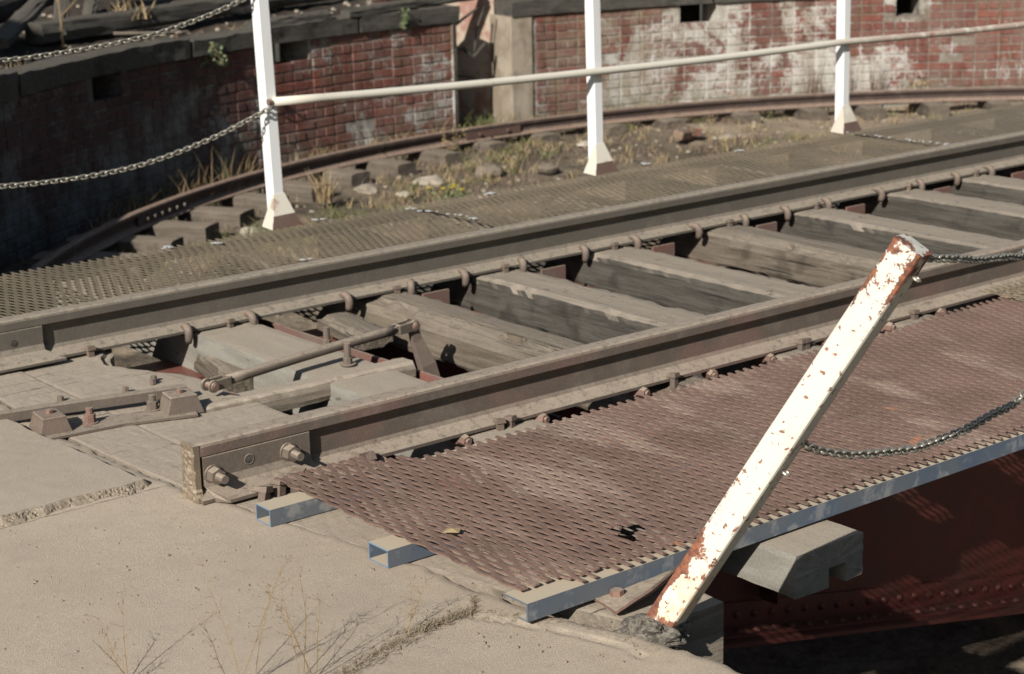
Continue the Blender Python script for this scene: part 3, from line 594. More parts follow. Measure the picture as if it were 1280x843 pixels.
# ------------------------------------------------------------------ turntable girders
def girder(Yw, s, lab):
    g = empty('turntable_girder', (7.6, Yw, -0.3), lab, 'girder')
    xs = [0.25+0.15*i for i in range(99)]
    def zb(x): xx = min(x, 15.2-x); return -0.72-0.21*min(xx, 4.6) if xx < 4.6 else -1.686
    m = MB(); vs = []; fs = []
    for x in xs: vs += [(x, Yw-0.006, -0.34), (x, Yw+0.006, -0.34), (x, Yw+0.006, zb(x)), (x, Yw-0.006, zb(x))]
    for i in range(len(xs)-1):
        for j in range(4): fs.append((i*4+j, i*4+(j+1) % 4, i*4+4+(j+1) % 4, i*4+4+j))
    fs += [(0,1,2,3), tuple(len(xs)*4-4+j for j in (3,2,1,0))]
    m.add(vs, fs).build('web', 'girder_red', g)
    m = MB(); m.box(0.25, 14.95, Yw-0.15, Yw+0.15, -0.34, -0.318); m.build('top_flange', 'girder_red', g)
    m = MB(); m.sweep([(x, Yw, zb(x)) for x in xs], [(0.15, 0), (0.15, -0.016), (-0.15, -0.016), (-0.15, 0)]); m.build('bottom_flange', 'girder_red', g)
    m = MB(); 
    for sd in (1, -1):
        m.sweep([(x, Yw, zb(x)) for x in xs], [(sd*0.007, 0.002), (sd*0.018, 0.002), (sd*0.018, 0.1), (sd*0.007, 0.1)])
        m.sweep([(x, Yw, zb(x)) for x in xs], [(sd*0.018, 0.002), (sd*0.11, 0.002), (sd*0.11, 0.012), (sd*0.018, 0.012)])
    m.build('flange_angle', 'girder_red', g)
    rv = MB()   # round rivet head
    for i in range(10):
        a = 2*math.pi*i/10
    def head(me=None):
        mb = MB(); vs = [(0, 0, 0.012)]; fs = []
        for lv, (r_, h_) in enumerate(((0.009, 0.010), (0.0145, 0.004), (0.0155, 0))):
            for i in range(10): vs.append((math.cos(2*math.pi*i/10)*r_, math.sin(2*math.pi*i/10)*r_, h_))
        for i in range(10): fs.append((0, 1+i, 1+(i+1) % 10))
        for lv in range(2):
            for i in range(10): fs.append((1+lv*10+i, 11+lv*10+i, 11+lv*10+(i+1) % 10, 1+lv*10+(i+1) % 10))
        return mb.add(vs, fs).mesh('rivet', 'girder_red', True)
    hm = head()
    if s:
        for row in range(2):
            x = 0.5+row*0.045
            while x < 6.2:
                o = link('rivet', hm, g)
                if row == 0: o.location = Vector((x, Yw-0.018, zb(x)+0.055)) - g.location; o.rotation_euler = (rad(90), 0, 0)
                else: o.location = Vector((x, Yw-0.075, zb(x)+0.012)) - g.location; o.rotation_euler = (0, rad(12), 0)
                x += 0.09
        for x in (1.35, 2.25, 4.1, 5.6):
            m = MB(); m.box(x-0.005, x+0.005, Yw-0.1, Yw-0.02, zb(x)+0.11, -0.345); m.box(x+0.0052, x+0.07, Yw-0.016, Yw-0.0065, zb(x)+0.11, -0.345); m.build('stiffener', 'girder_red', g)
            k = 0
            zz = -0.42
            while zz > zb(x)+0.14:
                o = link('rivet', hm, g); o.location = Vector((x+0.04, Yw-0.016, zz)) - g.location; o.rotation_euler = (rad(90), 0, 0); zz -= 0.1
    return g
girder(-0.05, True, 'dark red riveted plate girder under the near rail and rusty walkway')
g2 = girder(1.65, False, 'dark red plate girder under the far rail')
xb = empty('cross_brace', (1.3, 0.8, -0.25), 'reddish steel cross member between the two front sleepers, near the lever', 'brace')
Mx = Matrix.Translation((1.30, 0.8, -0.2)) @ Matrix.Rotation(rad(1), 4, 'Z')
m = MB(); m.box(-0.006, 0.006, -0.86, 0.9, -0.09, 0.0, Mx); m.build('upright_leg', 'red_bar', xb)
m = MB(); m.box(0.006, 0.05, -0.86, 0.9, -0.09, -0.08, Mx); m.build('flat_leg', 'red_bar', xb)
for i, x in enumerate((2.06, 2.68, 3.32, 3.98, 4.6, 5.26, 5.9)):   # red stiffener plates seen by the far rail
    m = MB(); m.box(x-0.13, x+0.0, 1.5, 1.512, -0.31, -0.178); m.build('gusset', 'red_bar', g2)

# ------------------------------------------------------------------ sleepers and deck planks
SX = [0.926, 1.668, 2.246, 2.877, 3.568, 4.162, 4.834, 5.403, 6.03, 6.65, 7.27, 7.9, 8.5]
SL = ['front sleeper of the turntable, dusty, with its squared end poking out beyond the near walkway',
      'rotten, deeply grooved sleeper with a cracked dusty top, behind the rod end',
      'solid grey sleeper third from the front, between the rails',
      'stained grey sleeper fourth from the front, between the rails',
      'split, weathered brown sleeper just left of the top of the leaning post',
      'dark grey sleeper directly behind the top of the leaning post',
      'sleeper with a notched dusty edge, seventh from the front',
      'sleeper eighth from the front, running off the right edge', 
      'sleeper at the right edge, ninth from the front', 'distant sleeper, tenth from the front', 'distant sleeper, eleventh from the front', 'distant sleeper, twelfth from the front', 'distant sleeper, thirteenth from the front']
for i, x in enumerate(SX):
    y0, y1 = -0.75, 2.75
    if i == 0: y0 = -1.43
    W = 0.255; H = 0.165
    rotten = i in (1, 4)
    kw = dict(nl=110, ns=6, nh=6, amp=0.004, cham=0.007, seat=[((-0.33-y0)+0.0, (0.14-y0), 0.004), (1.5-y0, 1.9-y0, 0.004)])
    if i == 0: kw.update(amp=0.0012, cham=0.0016, ns=8, nh=8)
    if rotten: kw.update(rot=0.022, slant=0.07 if i == 1 else 0.035, amp=0.007, cham=0.014)
    # beam along +X rotated so that length runs +Y; local y=0 side becomes world -X face
    mb = rough_beam(y1-y0, W, H, 60+i, **kw)
    if i == 0:   # near end is slimmer underneath, with a square notch
        nv = []
        for v in mb.v:
            t = sm(0.75, 0.2, v[0]) if False else (1-sm(0.55, 0.85, v[0])); z = v[2]*(1-0.28*t); nv.append((v[0], v[1], z))
        mb.v = nv
    o = mb.build('sleeper', 'rotten_wood' if rotten else 'sleeper_wood')
    if i == 0: o.data.materials.clear(); o.data.materials.append(MATS['block_wood'])
    o.location = (x, y0, -0.1675 - 0.001*(i % 3)); o.rotation_euler = (0, 0, rad(90))
    tag(o, SL[i], 'sleeper', 'sleepers between the turntable rails')
    if i == 0:
        b_ = o.modifiers.new('notch', 'BOOLEAN'); cut = MB(); cut.box(-0.05, 0.07, -0.2, -0.135, -0.2, -0.062); 
        # notch cut directly into the mesh instead of a helper object
        o.modifiers.remove(b_)
        bm = bmesh.new(); bm.from_mesh(o.data); cb = bmesh.new()
        tmp = bpy.data.meshes.new('notch_cut'); cut2 = MB(); cut2.box(-0.05, 0.08, -0.19, -0.125, -0.2, -0.066); tmp.from_pydata(cut2.v, [], cut2.f)
        co = bpy.data.objects.new('notch_cut', tmp); COL.objects.link(co); co.matrix_world = o.matrix_world
        co.location = o.location; co.rotation_euler = o.rotation_euler
        md = o.modifiers.new('notch', 'BOOLEAN'); md.object = co; md.operation = 'DIFFERENCE'; md.solver = 'EXACT'
        bpy.context.view_layer.update()
        dg = bpy.context.evaluated_depsgraph_get(); nm = bpy.data.meshes.new_from_object(o.evaluated_get(dg)); o.modifiers.clear()
        if len(nm.polygons) > 500: o.data = nm
        bpy.data.objects.remove(co); bm.free(); cb.free()
def plank(name, x0, x1, y0, y1, lab, seed, z=-0.172, H=0.16, mat='deck_plank', hole=False, curve=False):
    m = MB(); NX, NY = 26, int((y1-y0)/0.03); vs = []; W_ = NY+1
    def base(i, j):
        y = y0+(y1-y0)*j/NY; xa = x0
        if curve: xa = XC - math.sqrt(7.588**2-(y-YC)**2)
        xa += 0.003*nz((0, y, 0), 8, seed); xb_ = x1+0.004*nz((3, y, 0), 8, seed)
        if hole:    # decayed right-hand corner by the far rail
            k = math.exp(-((y-1.42)/0.16)**2); xb_ -= (0.13+0.03*nz((0, y, 0), 30, seed))*k
        x = xa+(xb_-xa)*i/NX
        zz = z+0.0025*fbm((x, y, 0), 5, seed)+0.001*fbm((x, y, 0), 40, seed)
        if i in (0, NX): zz -= 0.0015
        if hole and i >= NX-2: zz -= 0.02*math.exp(-((y-1.4)/0.2)**2)
        return (x, y, zz)
    for i in range(NX+1):
        for j in range(NY+1): vs.append(base(i, j))
    fs = [(i*W_+j, (i+1)*W_+j, (i+1)*W_+j+1, i*W_+j+1) for i in range(NX) for j in range(NY)]
    per = [j for j in range(NY+1)] + [i*W_+NY for i in range(1, NX+1)] + [NX*W_+j for j in range(NY-1, -1, -1)] + [i*W_ for i in range(NX-1, 0, -1)]
    k0 = len(vs)
    for q in per: v = vs[q]; vs.append((v[0], v[1], z-H))
    n_ = len(per)
    for q in range(n_): fs.append((per[q], per[(q+1) % n_], k0+(q+1) % n_, k0+q))
    fs.append(tuple(k0+q for q in range(n_))[::-1])
    m.add(vs, fs); o = m.build(name, mat); tag(o, lab, 'plank', 'end planks of the turntable deck'); return o
plank('deck_plank', 0, 0.2275, -0.0, 1.98, 'curved outermost dusty deck plank between the rails, beside the pit edge', 1, curve=True)
plank('deck_plank', 0.231, 0.645, 0.02, 1.98, 'wide dusty deck plank with a decayed hole beside the far rail', 2, z=-0.175, hole=True)
plank('deck_plank', 0, 0.60, -1.50, -0.012, 'dusty deck plank under the near rail end and the front edge of the rusty mesh', 3, z=-0.1735, curve=True)
# rotten stub of timber and small fillers near the hole
o = beam_obj('timber_stub', (0.42, 0.12, 0.1, 81), 'rotten_wood', (0.84, 1.18, -0.235), rad(78), nl=16, ns=4, nh=4, amp=0.012, cham=0.012); tag(o, 'short rotten timber piece lying in the gap below the broken deck plank', 'timber')
o = beam_obj('timber_stub', (0.34, 0.16, 0.07, 83), 'rotten_wood', (1.42, 1.25, -0.2), rad(80), nl=16, ns=4, nh=4, amp=0.01, cham=0.012); tag(o, 'pale timber chip between the cross member and the rotten sleeper', 'timber')
o = beam_obj('end_sill', (1.4, 0.16, 0.4, 84), 'block_wood', (0.36, -1.52, -0.345), rad(90), nl=20, ns=4, nh=4, amp=0.003, cham=0.006); tag(o, 'pale grey end sill timber below the foot of the leaning post', 'timber')

# ------------------------------------------------------------------ rails with their fittings
def stations(x0, x1, st): n_ = int((x1-x0)/st); return [x0+(x1-x0)*i/n_ for i in range(n_+1)]
def rail(yc, sgn, lab, near):
    t = empty('rail', (0.0, yc, -0.164), lab, 'rail', 'running rails of the turntable')
    st = [0, 0.004, 0.012] + stations(0.03, 15.2, 0.3)
    m = MB(); pr = railprof()
    m.sweep([(x, yc, 0.0) for x in st], pr, caps=True)
    # rough cut end
    nv = []
    for v in m.v:
        if v[0] < 0.02: v = (v[0]+0.006*nz(v, 45, 1), v[1]+0.002*nz(v, 60, 2), v[2]+0.002*nz(v, 60, 3))
        nv.append(v)
    m.v = nv
    o = m.build('rail_bar', 'rail_steel' if near else 'far_rail_steel', t, bevel=0.0)
    s = sgn
    if near:
        lm = MB(); NYy, NZz = 10, 22; lv = []
        for i in range(NYy+1):
            for j in range(NZz+1):
                y = yc-0.036+0.07*i/NYy; z = -0.164+0.160*j/NZz; ex = min(i, NYy-i, 1)*1.0
                wide = 1.0 + (0.35 if z < -0.13 else 0)*(1 if z < -0.145 else 0.4)
                lv.append((-0.004-0.010*abs(fbm((y, z, 0), 38, 3))*ex-0.004*fbm((y, z, 3), 110, 4), yc+(y-yc)*wide, z + 0.002*fbm((y, z, 9), 60, 1)))
        W9 = NZz+1; n9 = len(lv); lv += [(0.014, v[1], v[2]) for v in lv]
        lf_ = [(i*W9+j, i*W9+j+1, (i+1)*W9+j+1, (i+1)*W9+j) for i in range(NYy) for j in range(NZz)]
        per = [j for j in range(NZz+1)] + [i*W9+NZz for i in range(1, NYy+1)] + [NYy*W9+j for j in range(NZz-1, -1, -1)] + [i*W9 for i in range(NYy-1, 0, -1)]
        for q in range(len(per)): a9, b9 = per[q], per[(q+1) % len(per)]; lf_.append((a9, b9, n9+b9, n9+a9))
        lm.add(lv, lf_).build('burnt_end', 'burnt_scale', t)
    # angle fishplate on the side towards the camera, two bolts and an empty hole
    x0, x1 = 0.012, 0.372
    if near:
        pp = [(0.014, -0.043), (0.032, -0.040), (0.034, -0.043), (0.034, -0.105), (0.045, -0.126), (0.100, -0.146), (0.106, -0.152), (0.106, -0.162), (0.068, -0.163), (0.066, -0.15), (0.012, -0.118)]
        m = MB(); m.sweep([(x, yc, 0) for x in (x0+0.012, x0+0.05, x1-0.05, x1)], [(a, b) for a, b in pp])
        nv = []
        for v in m.v:   # near end of the foot runs in at an angle, as if burnt off
            y_ = yc-v[1]
            if v[0] < 0.06 and y_ > 0.05: v = (v[0]+(y_-0.05)*0.7, v[1], v[2])
            if v[0] > x1-0.01 and y_ > 0.05: v = (v[0]+(y_-0.05)*0.5, v[1], v[2]) 
            nv.append(v)
        m.v = nv; m.build('fishplate', 'dusty_steel', t, bevel=0.0015)
        for bx, bz in ((0.052, -0.094), (0.297, -0.084)):
            b = MB(); b.prism((bx, yc-0.034, bz), (0, -1, 0), 0.027, 0.006, 18).prism((bx, yc-0.040, bz), (0, -1, 0), 0.0245, 0.028, 6, 0.4, 0.023).prism((bx, yc-0.068, bz), (0, -1, 0), 0.0135, 0.034, 12, 0, 0.012)
            b.build('bolt', 'dusty_steel', t)
        m = MB(); m.prism((0.170, yc-0.0345, -0.078), (0, -1, 0), 0.012, 0.0008, 14); m.build('bolt_hole', 'coping_wood', t)
        m = MB(); k = 18; vs = []; fs = []
        for q in range(k):
            a = 2*math.pi*q/k
            for r_, h_ in ((0.012, 0.0012), (0.0145, 0.002), (0.017, 0.0004)): vs.append((0.17+math.cos(a)*r_, yc-0.0342-h_, -0.078+math.sin(a)*r_))
        for q in range(k):
            for e_ in range(2): fs.append((q*3+e_, ((q+1) % k)*3+e_, ((q+1) % k)*3+e_+1, q*3+e_+1))
        m.add(vs, fs).build('hole_rim', 'dusty_steel', t)
    else:
        pp = [(0.014, -0.043), (0.032, -0.040), (0.034, -0.043), (0.034, -0.105), (0.045, -0.126), (0.085, -0.140), (0.105, -0.152), (0.105, -0.162), (0.068, -0.163), (0.066, -0.15), (0.012, -0.118)]
        m = MB(); m.sweep([(x, yc, 0) for x in (-0.05, 0.1, 0.30, 0.345)], pp)
        m.v = [((v[0]+(yc-v[1]-0.05)*0.9, v[1], v[2]) if v[0] > 0.29 and yc-v[1] > 0.05 else v) for v in m.v]
        m.build('fishplate', 'far_rail_steel', t, bevel=0.0015)
        m = MB(); m.prism((0.235, yc-0.0345, -0.085), (0, -1, 0), 0.013, 0.0008, 14); m.build('bolt_hole', 'coping_wood', t)
    return t
YN, YF = -0.035, 1.635
rn = rail(YN, 1, 'brown dusty rail nearest the camera, its rough cut end carrying a bolted fishplate', True)
rf = rail(YF, 1, 'far rail beyond the sleepers, dusty with hook clips gripping its foot', False)
# hook clips (far rail) and spikes
def hookmesh(seed):
    m = MB(); path = [(0, 0.036, 0.002), (0, 0.024, 0.012), (0, 0.008, 0.0165), (0, -0.008, 0.013), (0, -0.0195, 0.001), (0, -0.024, -0.015), (0, -0.022, -0.034), (0, -0.016, -0.052)]
    m.sweep(path, [(math.cos(2*math.pi*i/8)*0.0165, math.sin(2*math.pi*i/8)*0.012) for i in range(8)], up=Vector((1, 0, 0)), scale=[0.75, 0.95, 1.1, 1.15, 1.1, 1.1, 1.0, 0.9])
    return m.mesh('hook_clip', 'clip_steel', True)
hk = hookmesh(0)
def spikemesh():
    m = MB(); m.box(-0.008, 0.008, -0.008, 0.008, -0.06, 0.004)
    m.add([(-.013,-.012,.002),(.013,-.012,.002),(.013,.022,.0),(-.013,.022,.0),(-.01,-.01,.014),(.01,-.01,.014),(.009,.016,.009),(-.009,.016,.009)], [(3,2,1,0),(4,5,6,7),(0,1,5,4),(1,2,6,5),(2,3,7,6),(3,0,4,7)])
    return m.mesh('spike', 'clip_steel')
spk = spikemesh()
def nutmesh():
    m = MB(); m.prism((0, 0, 0), (0, -1, 0.0), 0.019, 0.03, 6, 0.5, 0.017); m.prism((0, -0.03, 0), (0, -1, 0), 0.010, 0.008, 8)
    m.box(-0.017, 0.017, -0.0, 0.03, -0.017, 0.012); return m.mesh('hook_nut', 'rusty_nut')
nut = nutmesh()
FE = 1.635-0.064
for i, x in enumerate(SX):
    for dx in (-0.045, 0.25):
        for q, big in ((hk, 1),):
            o = link('hook_clip', q, rf); o.location = Vector((x+dx+R_.uniform(-.02, .02), FE-0.002, -0.152)) - rf.location
            o.rotation_euler = (R_.uniform(-.05, .05), R_.uniform(-.06, .06), R_.uniform(-.35, .25) - (0.25 if dx > 0 else 0)); o.scale = (1.2, 1.0, 0.82)
    o = link('spike', spk, rf); o.location = Vector((x+0.15+R_.uniform(-.02, .03), FE-0.013, -0.152)) - rf.location; o.rotation_euler = (0, 0, R_.uniform(-.3, .3)); o.scale = (1.15,)*3
    ne = YN-0.064
    for dx in (-0.02, 0.285):
        o = link('hook_nut', nut, rn); o.location = Vector((x+dx+R_.uniform(-.015, .015), ne+0.012, -0.176)) - rn.location; o.rotation_euler = (R_.uniform(-.1, .1), R_.uniform(-.4, .4), R_.uniform(-.25, .25))
    for dx in (0.12, 0.17):
        if dx > 0.15 and i % 2: continue
        o = link('spike', spk, rn); o.location = Vector((x+dx+R_.uniform(-.03, .03), ne-0.010, -0.150)) - rn.location; o.rotation_euler = (0, 0, math.pi*0+R_.uniform(-.3, .3)); o.scale = (1.2,)*3
o = link('hook_nut', nut, rn); o.location = Vector((0.60, ne+0.01, -0.178)) - rn.location
for x, y, z, rz in ((0.515, ne-0.012, -0.148, .1), (0.545, ne-0.018, -0.15, -.5), (0.16, YN-0.124, -0.150, .4), (0.215, YN-0.118, -0.142, .2), (0.262, YN-0.116, -0.138, -.3), (0.29, YN-0.100, -0.136, .7)):
    o = link('spike', spk, rn); o.location = Vector((x, y, z)) - rn.location; o.rotation_euler = (R_.uniform(-.2, .2), R_.uniform(-.2, .2), rz); o.scale = (1.45,)*3
for x in (0.50, ): 
    o = link('spike', spk, rf); o.location = Vector((x, FE-0.01, -0.152)) - rf.location; o.scale = (1.3,)*3

# ------------------------------------------------------------------ locking gear at the table end
bar = empty('lock_bar', (0.1, 0.95, -0.155), 'flat dusty locking bar lying across the end planks between the rails', 'lock bar')
pA, pB = Vector((-0.14, 1.0, -0.142)), Vector((0.49, 0.858, -0.142))
MB().sweep([pA, pA.lerp(pB, .3)+Vector((0, .004, 0)), pA.lerp(pB, .7), pB], [(0.02, 0.016), (0.02, -0.016), (-0.02, -0.016), (-0.02, 0.016)]).build('bar', 'dusty_steel', bar, bevel=0.002)
for (x, y) in ((0.165, 1.11), (0.374, 1.06), (0.49, 1.085), (0.51, 1.115), (0.14, 0.975)):
    m = MB(); m.prism((x, y, -0.172), (0, 0, 1), 0.013, 0.018, 6, R_.random(), 0.011); m.build('bolt_head', 'clip_steel', bar)
rod = empty('connecting_rod', (0.53, 0.777, -0.12), 'round connecting rod with forked ends, slanting across the front sleeper', 'rod')
rA, rB = Vector((0.60, 0.785, -0.118)), Vector((1.36, 0.885, -0.102))
m = MB(); m.tube([rA.lerp(rB, i/10)+Vector((0, 0, 0.004*math.sin(i/10*3.14))) for i in range(11)], 0.0178, 12); m.build('shaft', 'dusty_steel', rod, True)
def fork(mm, P_, dirv, L):
    dirv = dirv.normalized(); side = Vector((-dirv.y, dirv.x, 0))
    for s in (-1, 1):
        a = P_+side*s*0.019; mm.sweep([a-dirv*0.012, a+dirv*L], [(0.005, 0.017), (0.005, -0.017), (-0.005, -0.017), (-0.005, 0.017)]); mm.prism(a-side*0.005, side, 0.021, 0.010, 16)
    mm.prism(P_+dirv*(L-0.008), dirv, 0.026, 0.03, 4, 0.785, 0.016)
m = MB(); fork(m, Vector((0.535, 0.777, -0.12)), rB-rA, 0.07); m.build('clevis', 'dusty_steel', rod, bevel=0.001)
m = MB(); fork(m, Vector((1.43, 0.893, -0.1)), rA-rB, 0.075); m.build('clevis', 'dusty_steel', rod, bevel=0.001)
sd_ = Vector((0.13, -1, 0)).normalized()
m = MB(); m.prism(Vector((0.535, 0.777, -0.12))-sd_*0.03, sd_, 0.011, 0.065, 12).prism(Vector((0.535, 0.777, -0.12))+sd_*0.024, sd_, 0.0155, 0.008, 12); m.build('pin', 'rusty_nut', rod)
m = MB(); m.prism(Vector((1.43, 0.893, -0.1))-sd_*0.03, sd_, 0.011, 0.065, 12).prism(Vector((1.43, 0.893, -0.1))+sd_*0.024, sd_, 0.0155, 0.008, 12); m.build('pin', 'rusty_nut', rod)
m = MB(); m.tube([Vector((0.56, 0.74, -0.135)), Vector((0.60, 0.72, -0.15))], 0.003, 6); m.build('split_pin', 'clip_steel', rod)
lev = empty('lever', (1.45, 0.88, -0.2), 'upright steel lever that the far end of the rod is pinned to', 'lever')
m = MB(); m.sweep([(1.43, 0.893, -0.085), (1.445, 0.885, -0.16), (1.47, 0.86, -0.25), (1.49, 0.84, -0.4)], [(0.01, 0.022), (0.01, -0.022), (-0.01, -0.022), (-0.01, 0.022)], up=Vector((1, 0, 0)), scale=[0.8, 1, 1.5, 1.9]); m.build('arm', 'clip_steel', lev, bevel=0.002)
m = MB(); m.prism((1.5, 0.86, -0.38), (0.1, -1, 0), 0.03, 0.1, 12); m.build('pivot', 'clip_steel', lev)
def bearing(x, y, rz, lab, w=0.085, d=0.11, h=0.058, mat='clip_steel'):
    t = empty('bearing_block', (x, y, -0.17), lab, 'bearing', 'bearing blocks carrying the locking bar'); t.rotation_euler = (0, 0, rz)
    m = MB(); vs = []
    for z, k in ((0, 1.25), (0.008, 1.2), (h-0.012, 0.92), (h-0.003, 0.9), (h, 0.84)):
        for sx, sy in ((-1, -1), (1, -1), (1, 1), (-1, 1)): vs.append((sx*w/2*k, sy*d/2*(0.5+0.5*k), z))
    fs = [(3, 2, 1, 0), (16, 17, 18, 19)]
    for q in range(4):
        for j in range(4): fs.append((q*4+j, q*4+(j+1) % 4, q*4+4+(j+1) % 4, q*4+4+j))
    m.add(vs, fs); m.build('housing', mat, t, local=False, bevel=0.002)
    m = MB(); m.prism((0, 0, h), (0, 0, 1), 0.012, 0.012, 6, 0.3); m.build('grease_nipple', 'rusty_nut', t, local=False); return t
bearing(-0.005, 0.83, rad(-8), 'dark bearing block nearest the left edge, under the locking bar')
bearing(0.40, 0.735, rad(-10), 'dusty bearing block beside the rod fork', w=0.1, d=0.09, h=0.062, mat='dusty_steel')
pl = empty('base_strap', (0.2, 0.8, -0.172), 'flat steel strap bolted down under the bearing blocks', 'plate')
m = MB(); m.sweep([(-0.07, 0.80, -0.1675), (0.2, 0.775, -0.1670), (0.43, 0.70, -0.1665)], [(0.055, 0.004), (0.055, -0.004), (-0.055, -0.004), (-0.055, 0.004)]); m.build('strap', 'dusty_steel', pl)
for (x, y) in ((0.115, 0.80), (0.33, 0.79)):
    m = MB(); m.prism((x, y, -0.163), (0, 0, 1), 0.026, 0.004, 16).prism((x, y, -0.159), (0, 0, 1), 0.0185, 0.026, 6, R_.random()).prism((x, y, -0.133), (0, 0, 1), 0.0115, 0.02, 10); m.build('stud_nut', 'rusty_nut' if x < .2 else 'dusty_steel', pl)
sb = empty('support_beam', (0.9, 0.7, -0.2), 'dusty timber bearer crossing the gap below the connecting rod', 'beam')
m = rough_beam(0.84, 0.105, 0.075, 91, nl=30, ns=4, nh=3, amp=0.002, cham=0.008)
o = m.build('bearer', 'deck_plank', sb, local=False); o.location = Vector((0.435, 0.78, -0.158)) - sb.location; o.rotation_euler = (0, 0, rad(-1.5))
for (x, y, h) in ((1.09, 0.80, 0.05), (1.17, 1.05, 0.045)):
    m = MB(); 
    m.prism((x, y, -0.162), (0, 0, 1), 0.028, 0.004, 16).prism((x, y, -0.158), (0, 0, 1), 0.0165, 0.022, 8).prism((x, y, -0.136), (0, 0, 1), 0.012, h, 10); m.build('stud', 'dusty_steel', sb)

# ------------------------------------------------------------------ expanded-metal walkways
def expanded(x0, x1, y0, y1, z, S, L, w, t, tilt, seed, holes=(), ragged=0.0, jag=0.0):
    """strands run along Y between bonds; each strand is a tilted flat strip"""
    m = MB(); na = int((x1-x0)/(S/2)); nb = int((y1-y0)/(L/2)); ct, st_ = math.cos(tilt), math.sin(tilt); wx, wz = w*ct, w*st_
    def ok(p):
        if seed == 3 and p.y > (-0.17 if p.x < 0.46 else (-0.265 if p.x < 0.55 else -0.325 + 0.012*max(0, p.x-1.5))) + (0.012 if int(round((p.x-x0)/(S/2)-0.5)) % 2 else -0.012): return False
        return not any(hx0 < p.x < hx1 and hy0 < p.y < hy1 for (hx0, hx1, hy0, hy1) in holes)
    for a in range(na):
        xa = x0+a*S/2; run = []; runs = []
        for b in range(nb+1):
            y = y1-b*L/2; left = (a+b) % 2 == 0
            cx = xa+wx/2 if left else xa+S/2-wx/2; cz = wz/2 if left else -wz/2
            offs = (L*0.11, -L*0.11)
            if b == 0: offs = (L*0.24, -L*0.11) if left else (-L*0.11,)
            elif b == nb: offs = (L*0.11, -L*0.24) if left else (L*0.11,)
            for dy in offs:
                zz = z + cz + 0.004*nz((xa, y, 0), 1.8, seed) + 0.0014*nz((xa*9, y*9, 0), 1, seed); nr = Matrix.Rotation(0.10*nz((a, b, 7), 1.3, seed), 3, 'Y')
                p = Vector((cx+0.0011*nz((a, b, 1), 3, seed), y+dy+0.002*nz((a, b, 2), 3, seed), zz))
                if ok(p): run.append((p, nr))
                elif len(run) > 1: runs.append(run); run = []
                else: run = []
        if len(run) > 1: runs.append(run)
        for rn_ in runs:
            vs = []; n_ = len(rn_)
            for p, nr in rn_:
                wv = nr @ Vector((ct*w/2, 0, st_*w/2)); tv = nr @ Vector((-st_*t/2, 0, ct*t/2))
                for s1, s2 in ((-1, -1), (1, -1), (1, 1), (-1, 1)): vs.append(p+wv*s1*0.985+tv*s2)
            fs = [(3, 2, 1, 0), tuple(n_*4-4+j for j in range(4))]
            for k in range(n_-1):
                for j in range(4): fs.append((k*4+j, k*4+(j+1) % 4, k*4+4+(j+1) % 4, k*4+4+j))
            m.add(vs, fs)
    return m
nw = empty('walkway', (0.17, -0.75, -0.13), 'near walkway of rusty brown expanded metal mesh with a faded blue edge channel', 'walkway')
expanded(0.165, 3.27, -1.315, -0.195, -0.1, 0.0368, 0.092, 0.0103, 0.0046, rad(3), 3, holes=[(0.565, 0.60, -1.21, -1.15), (0.60, 0.66, -1.17, -1.125), (0.16, 0.30, -1.35, -1.272), (0.36, 0.42, -1.35, -1.29)]).build('mesh_panel', 'mesh_rust', nw)
expanded(3.29, 5.6, -1.285, -0.195, -0.102, 0.0368, 0.09, 0.0090, 0.0036, rad(-4), 5).build('mesh_panel', 'mesh_olive', nw)
m = MB(); yo = -1.315   # C channel, open side inwards
m.sweep([(0.15, yo, -0.112), (7.4, yo, -0.112)], [(0.0, 0.0), (-0.085, 0.0), (-0.085, -0.005), (-0.005, -0.005), (-0.005, -0.041), (-0.035, -0.041), (-0.035, -0.046), (0.0, -0.046)])
for k, v in enumerate(m.v[:8]): m.v[k] = (v[0]+0.0, v[1], v[2])
m.build('edge_channel', 'blue_paint', nw)
def rhs(x0, x1, yc, z1, w, h, t=0.0035):
    m = MB(); o = [(-w/2, 0), (w/2, 0), (w/2, -h), (-w/2, -h)]; i_ = [(-w/2+t, -t), (w/2-t, -t), (w/2-t, -h+t), (-w/2+t, -h+t)]
    vs = []
    for x in (x0, x1):
        for a, b in o+i_: vs.append((x, yc+a, z1+b))
    fs = []
    for j in range(4):
        k = (j+1) % 4
        fs += [(j, k, 8+k, 8+j), (4+k, 4+j, 12+j, 12+k), (k, j, 4+j, 4+k), (8+j, 8+k, 12+k, 12+j)]
    m.add(vs, fs); m.mi[:] = [1 if (f[0] < 8 and all(q < 8 for q in f)) else 0 for f in m.f]; return m
rhs(0.055, 5.2, -0.322, -0.122, 0.072, 0.047).build('support_tube', ['blue_paint', 'blue_bright'], nw)
rhs(0.118, 5.2, -0.765, -0.122, 0.085, 0.047).build('support_tube', ['blue_paint', 'blue_bright'], nw)
fw = empty('walkway', (3.5, 2.3, -0.13), 'far walkway of olive-brown expanded metal mesh along the white railing', 'walkway')
for (xa, xb_, sd2) in ((0.28, 2.74, 1), (2.765, 5.84, 2), (5.865, 9.6, 3)):
    expanded(xa, xb_, 1.735, 2.72+0.02*(sd2 == 2), -0.105, 0.0385, 0.09, 0.0116, 0.0027, rad(-5), sd2+8).build('mesh_panel', 'mesh_olive', fw)
m = MB(); m.box(0.3, 9.6, 2.69, 2.695, -0.155, -0.115); m.box(0.3, 9.6, 1.76, 1.765, -0.155, -0.115); m.build('bearer_flat', 'dusty_steel', fw)
fl = MB()
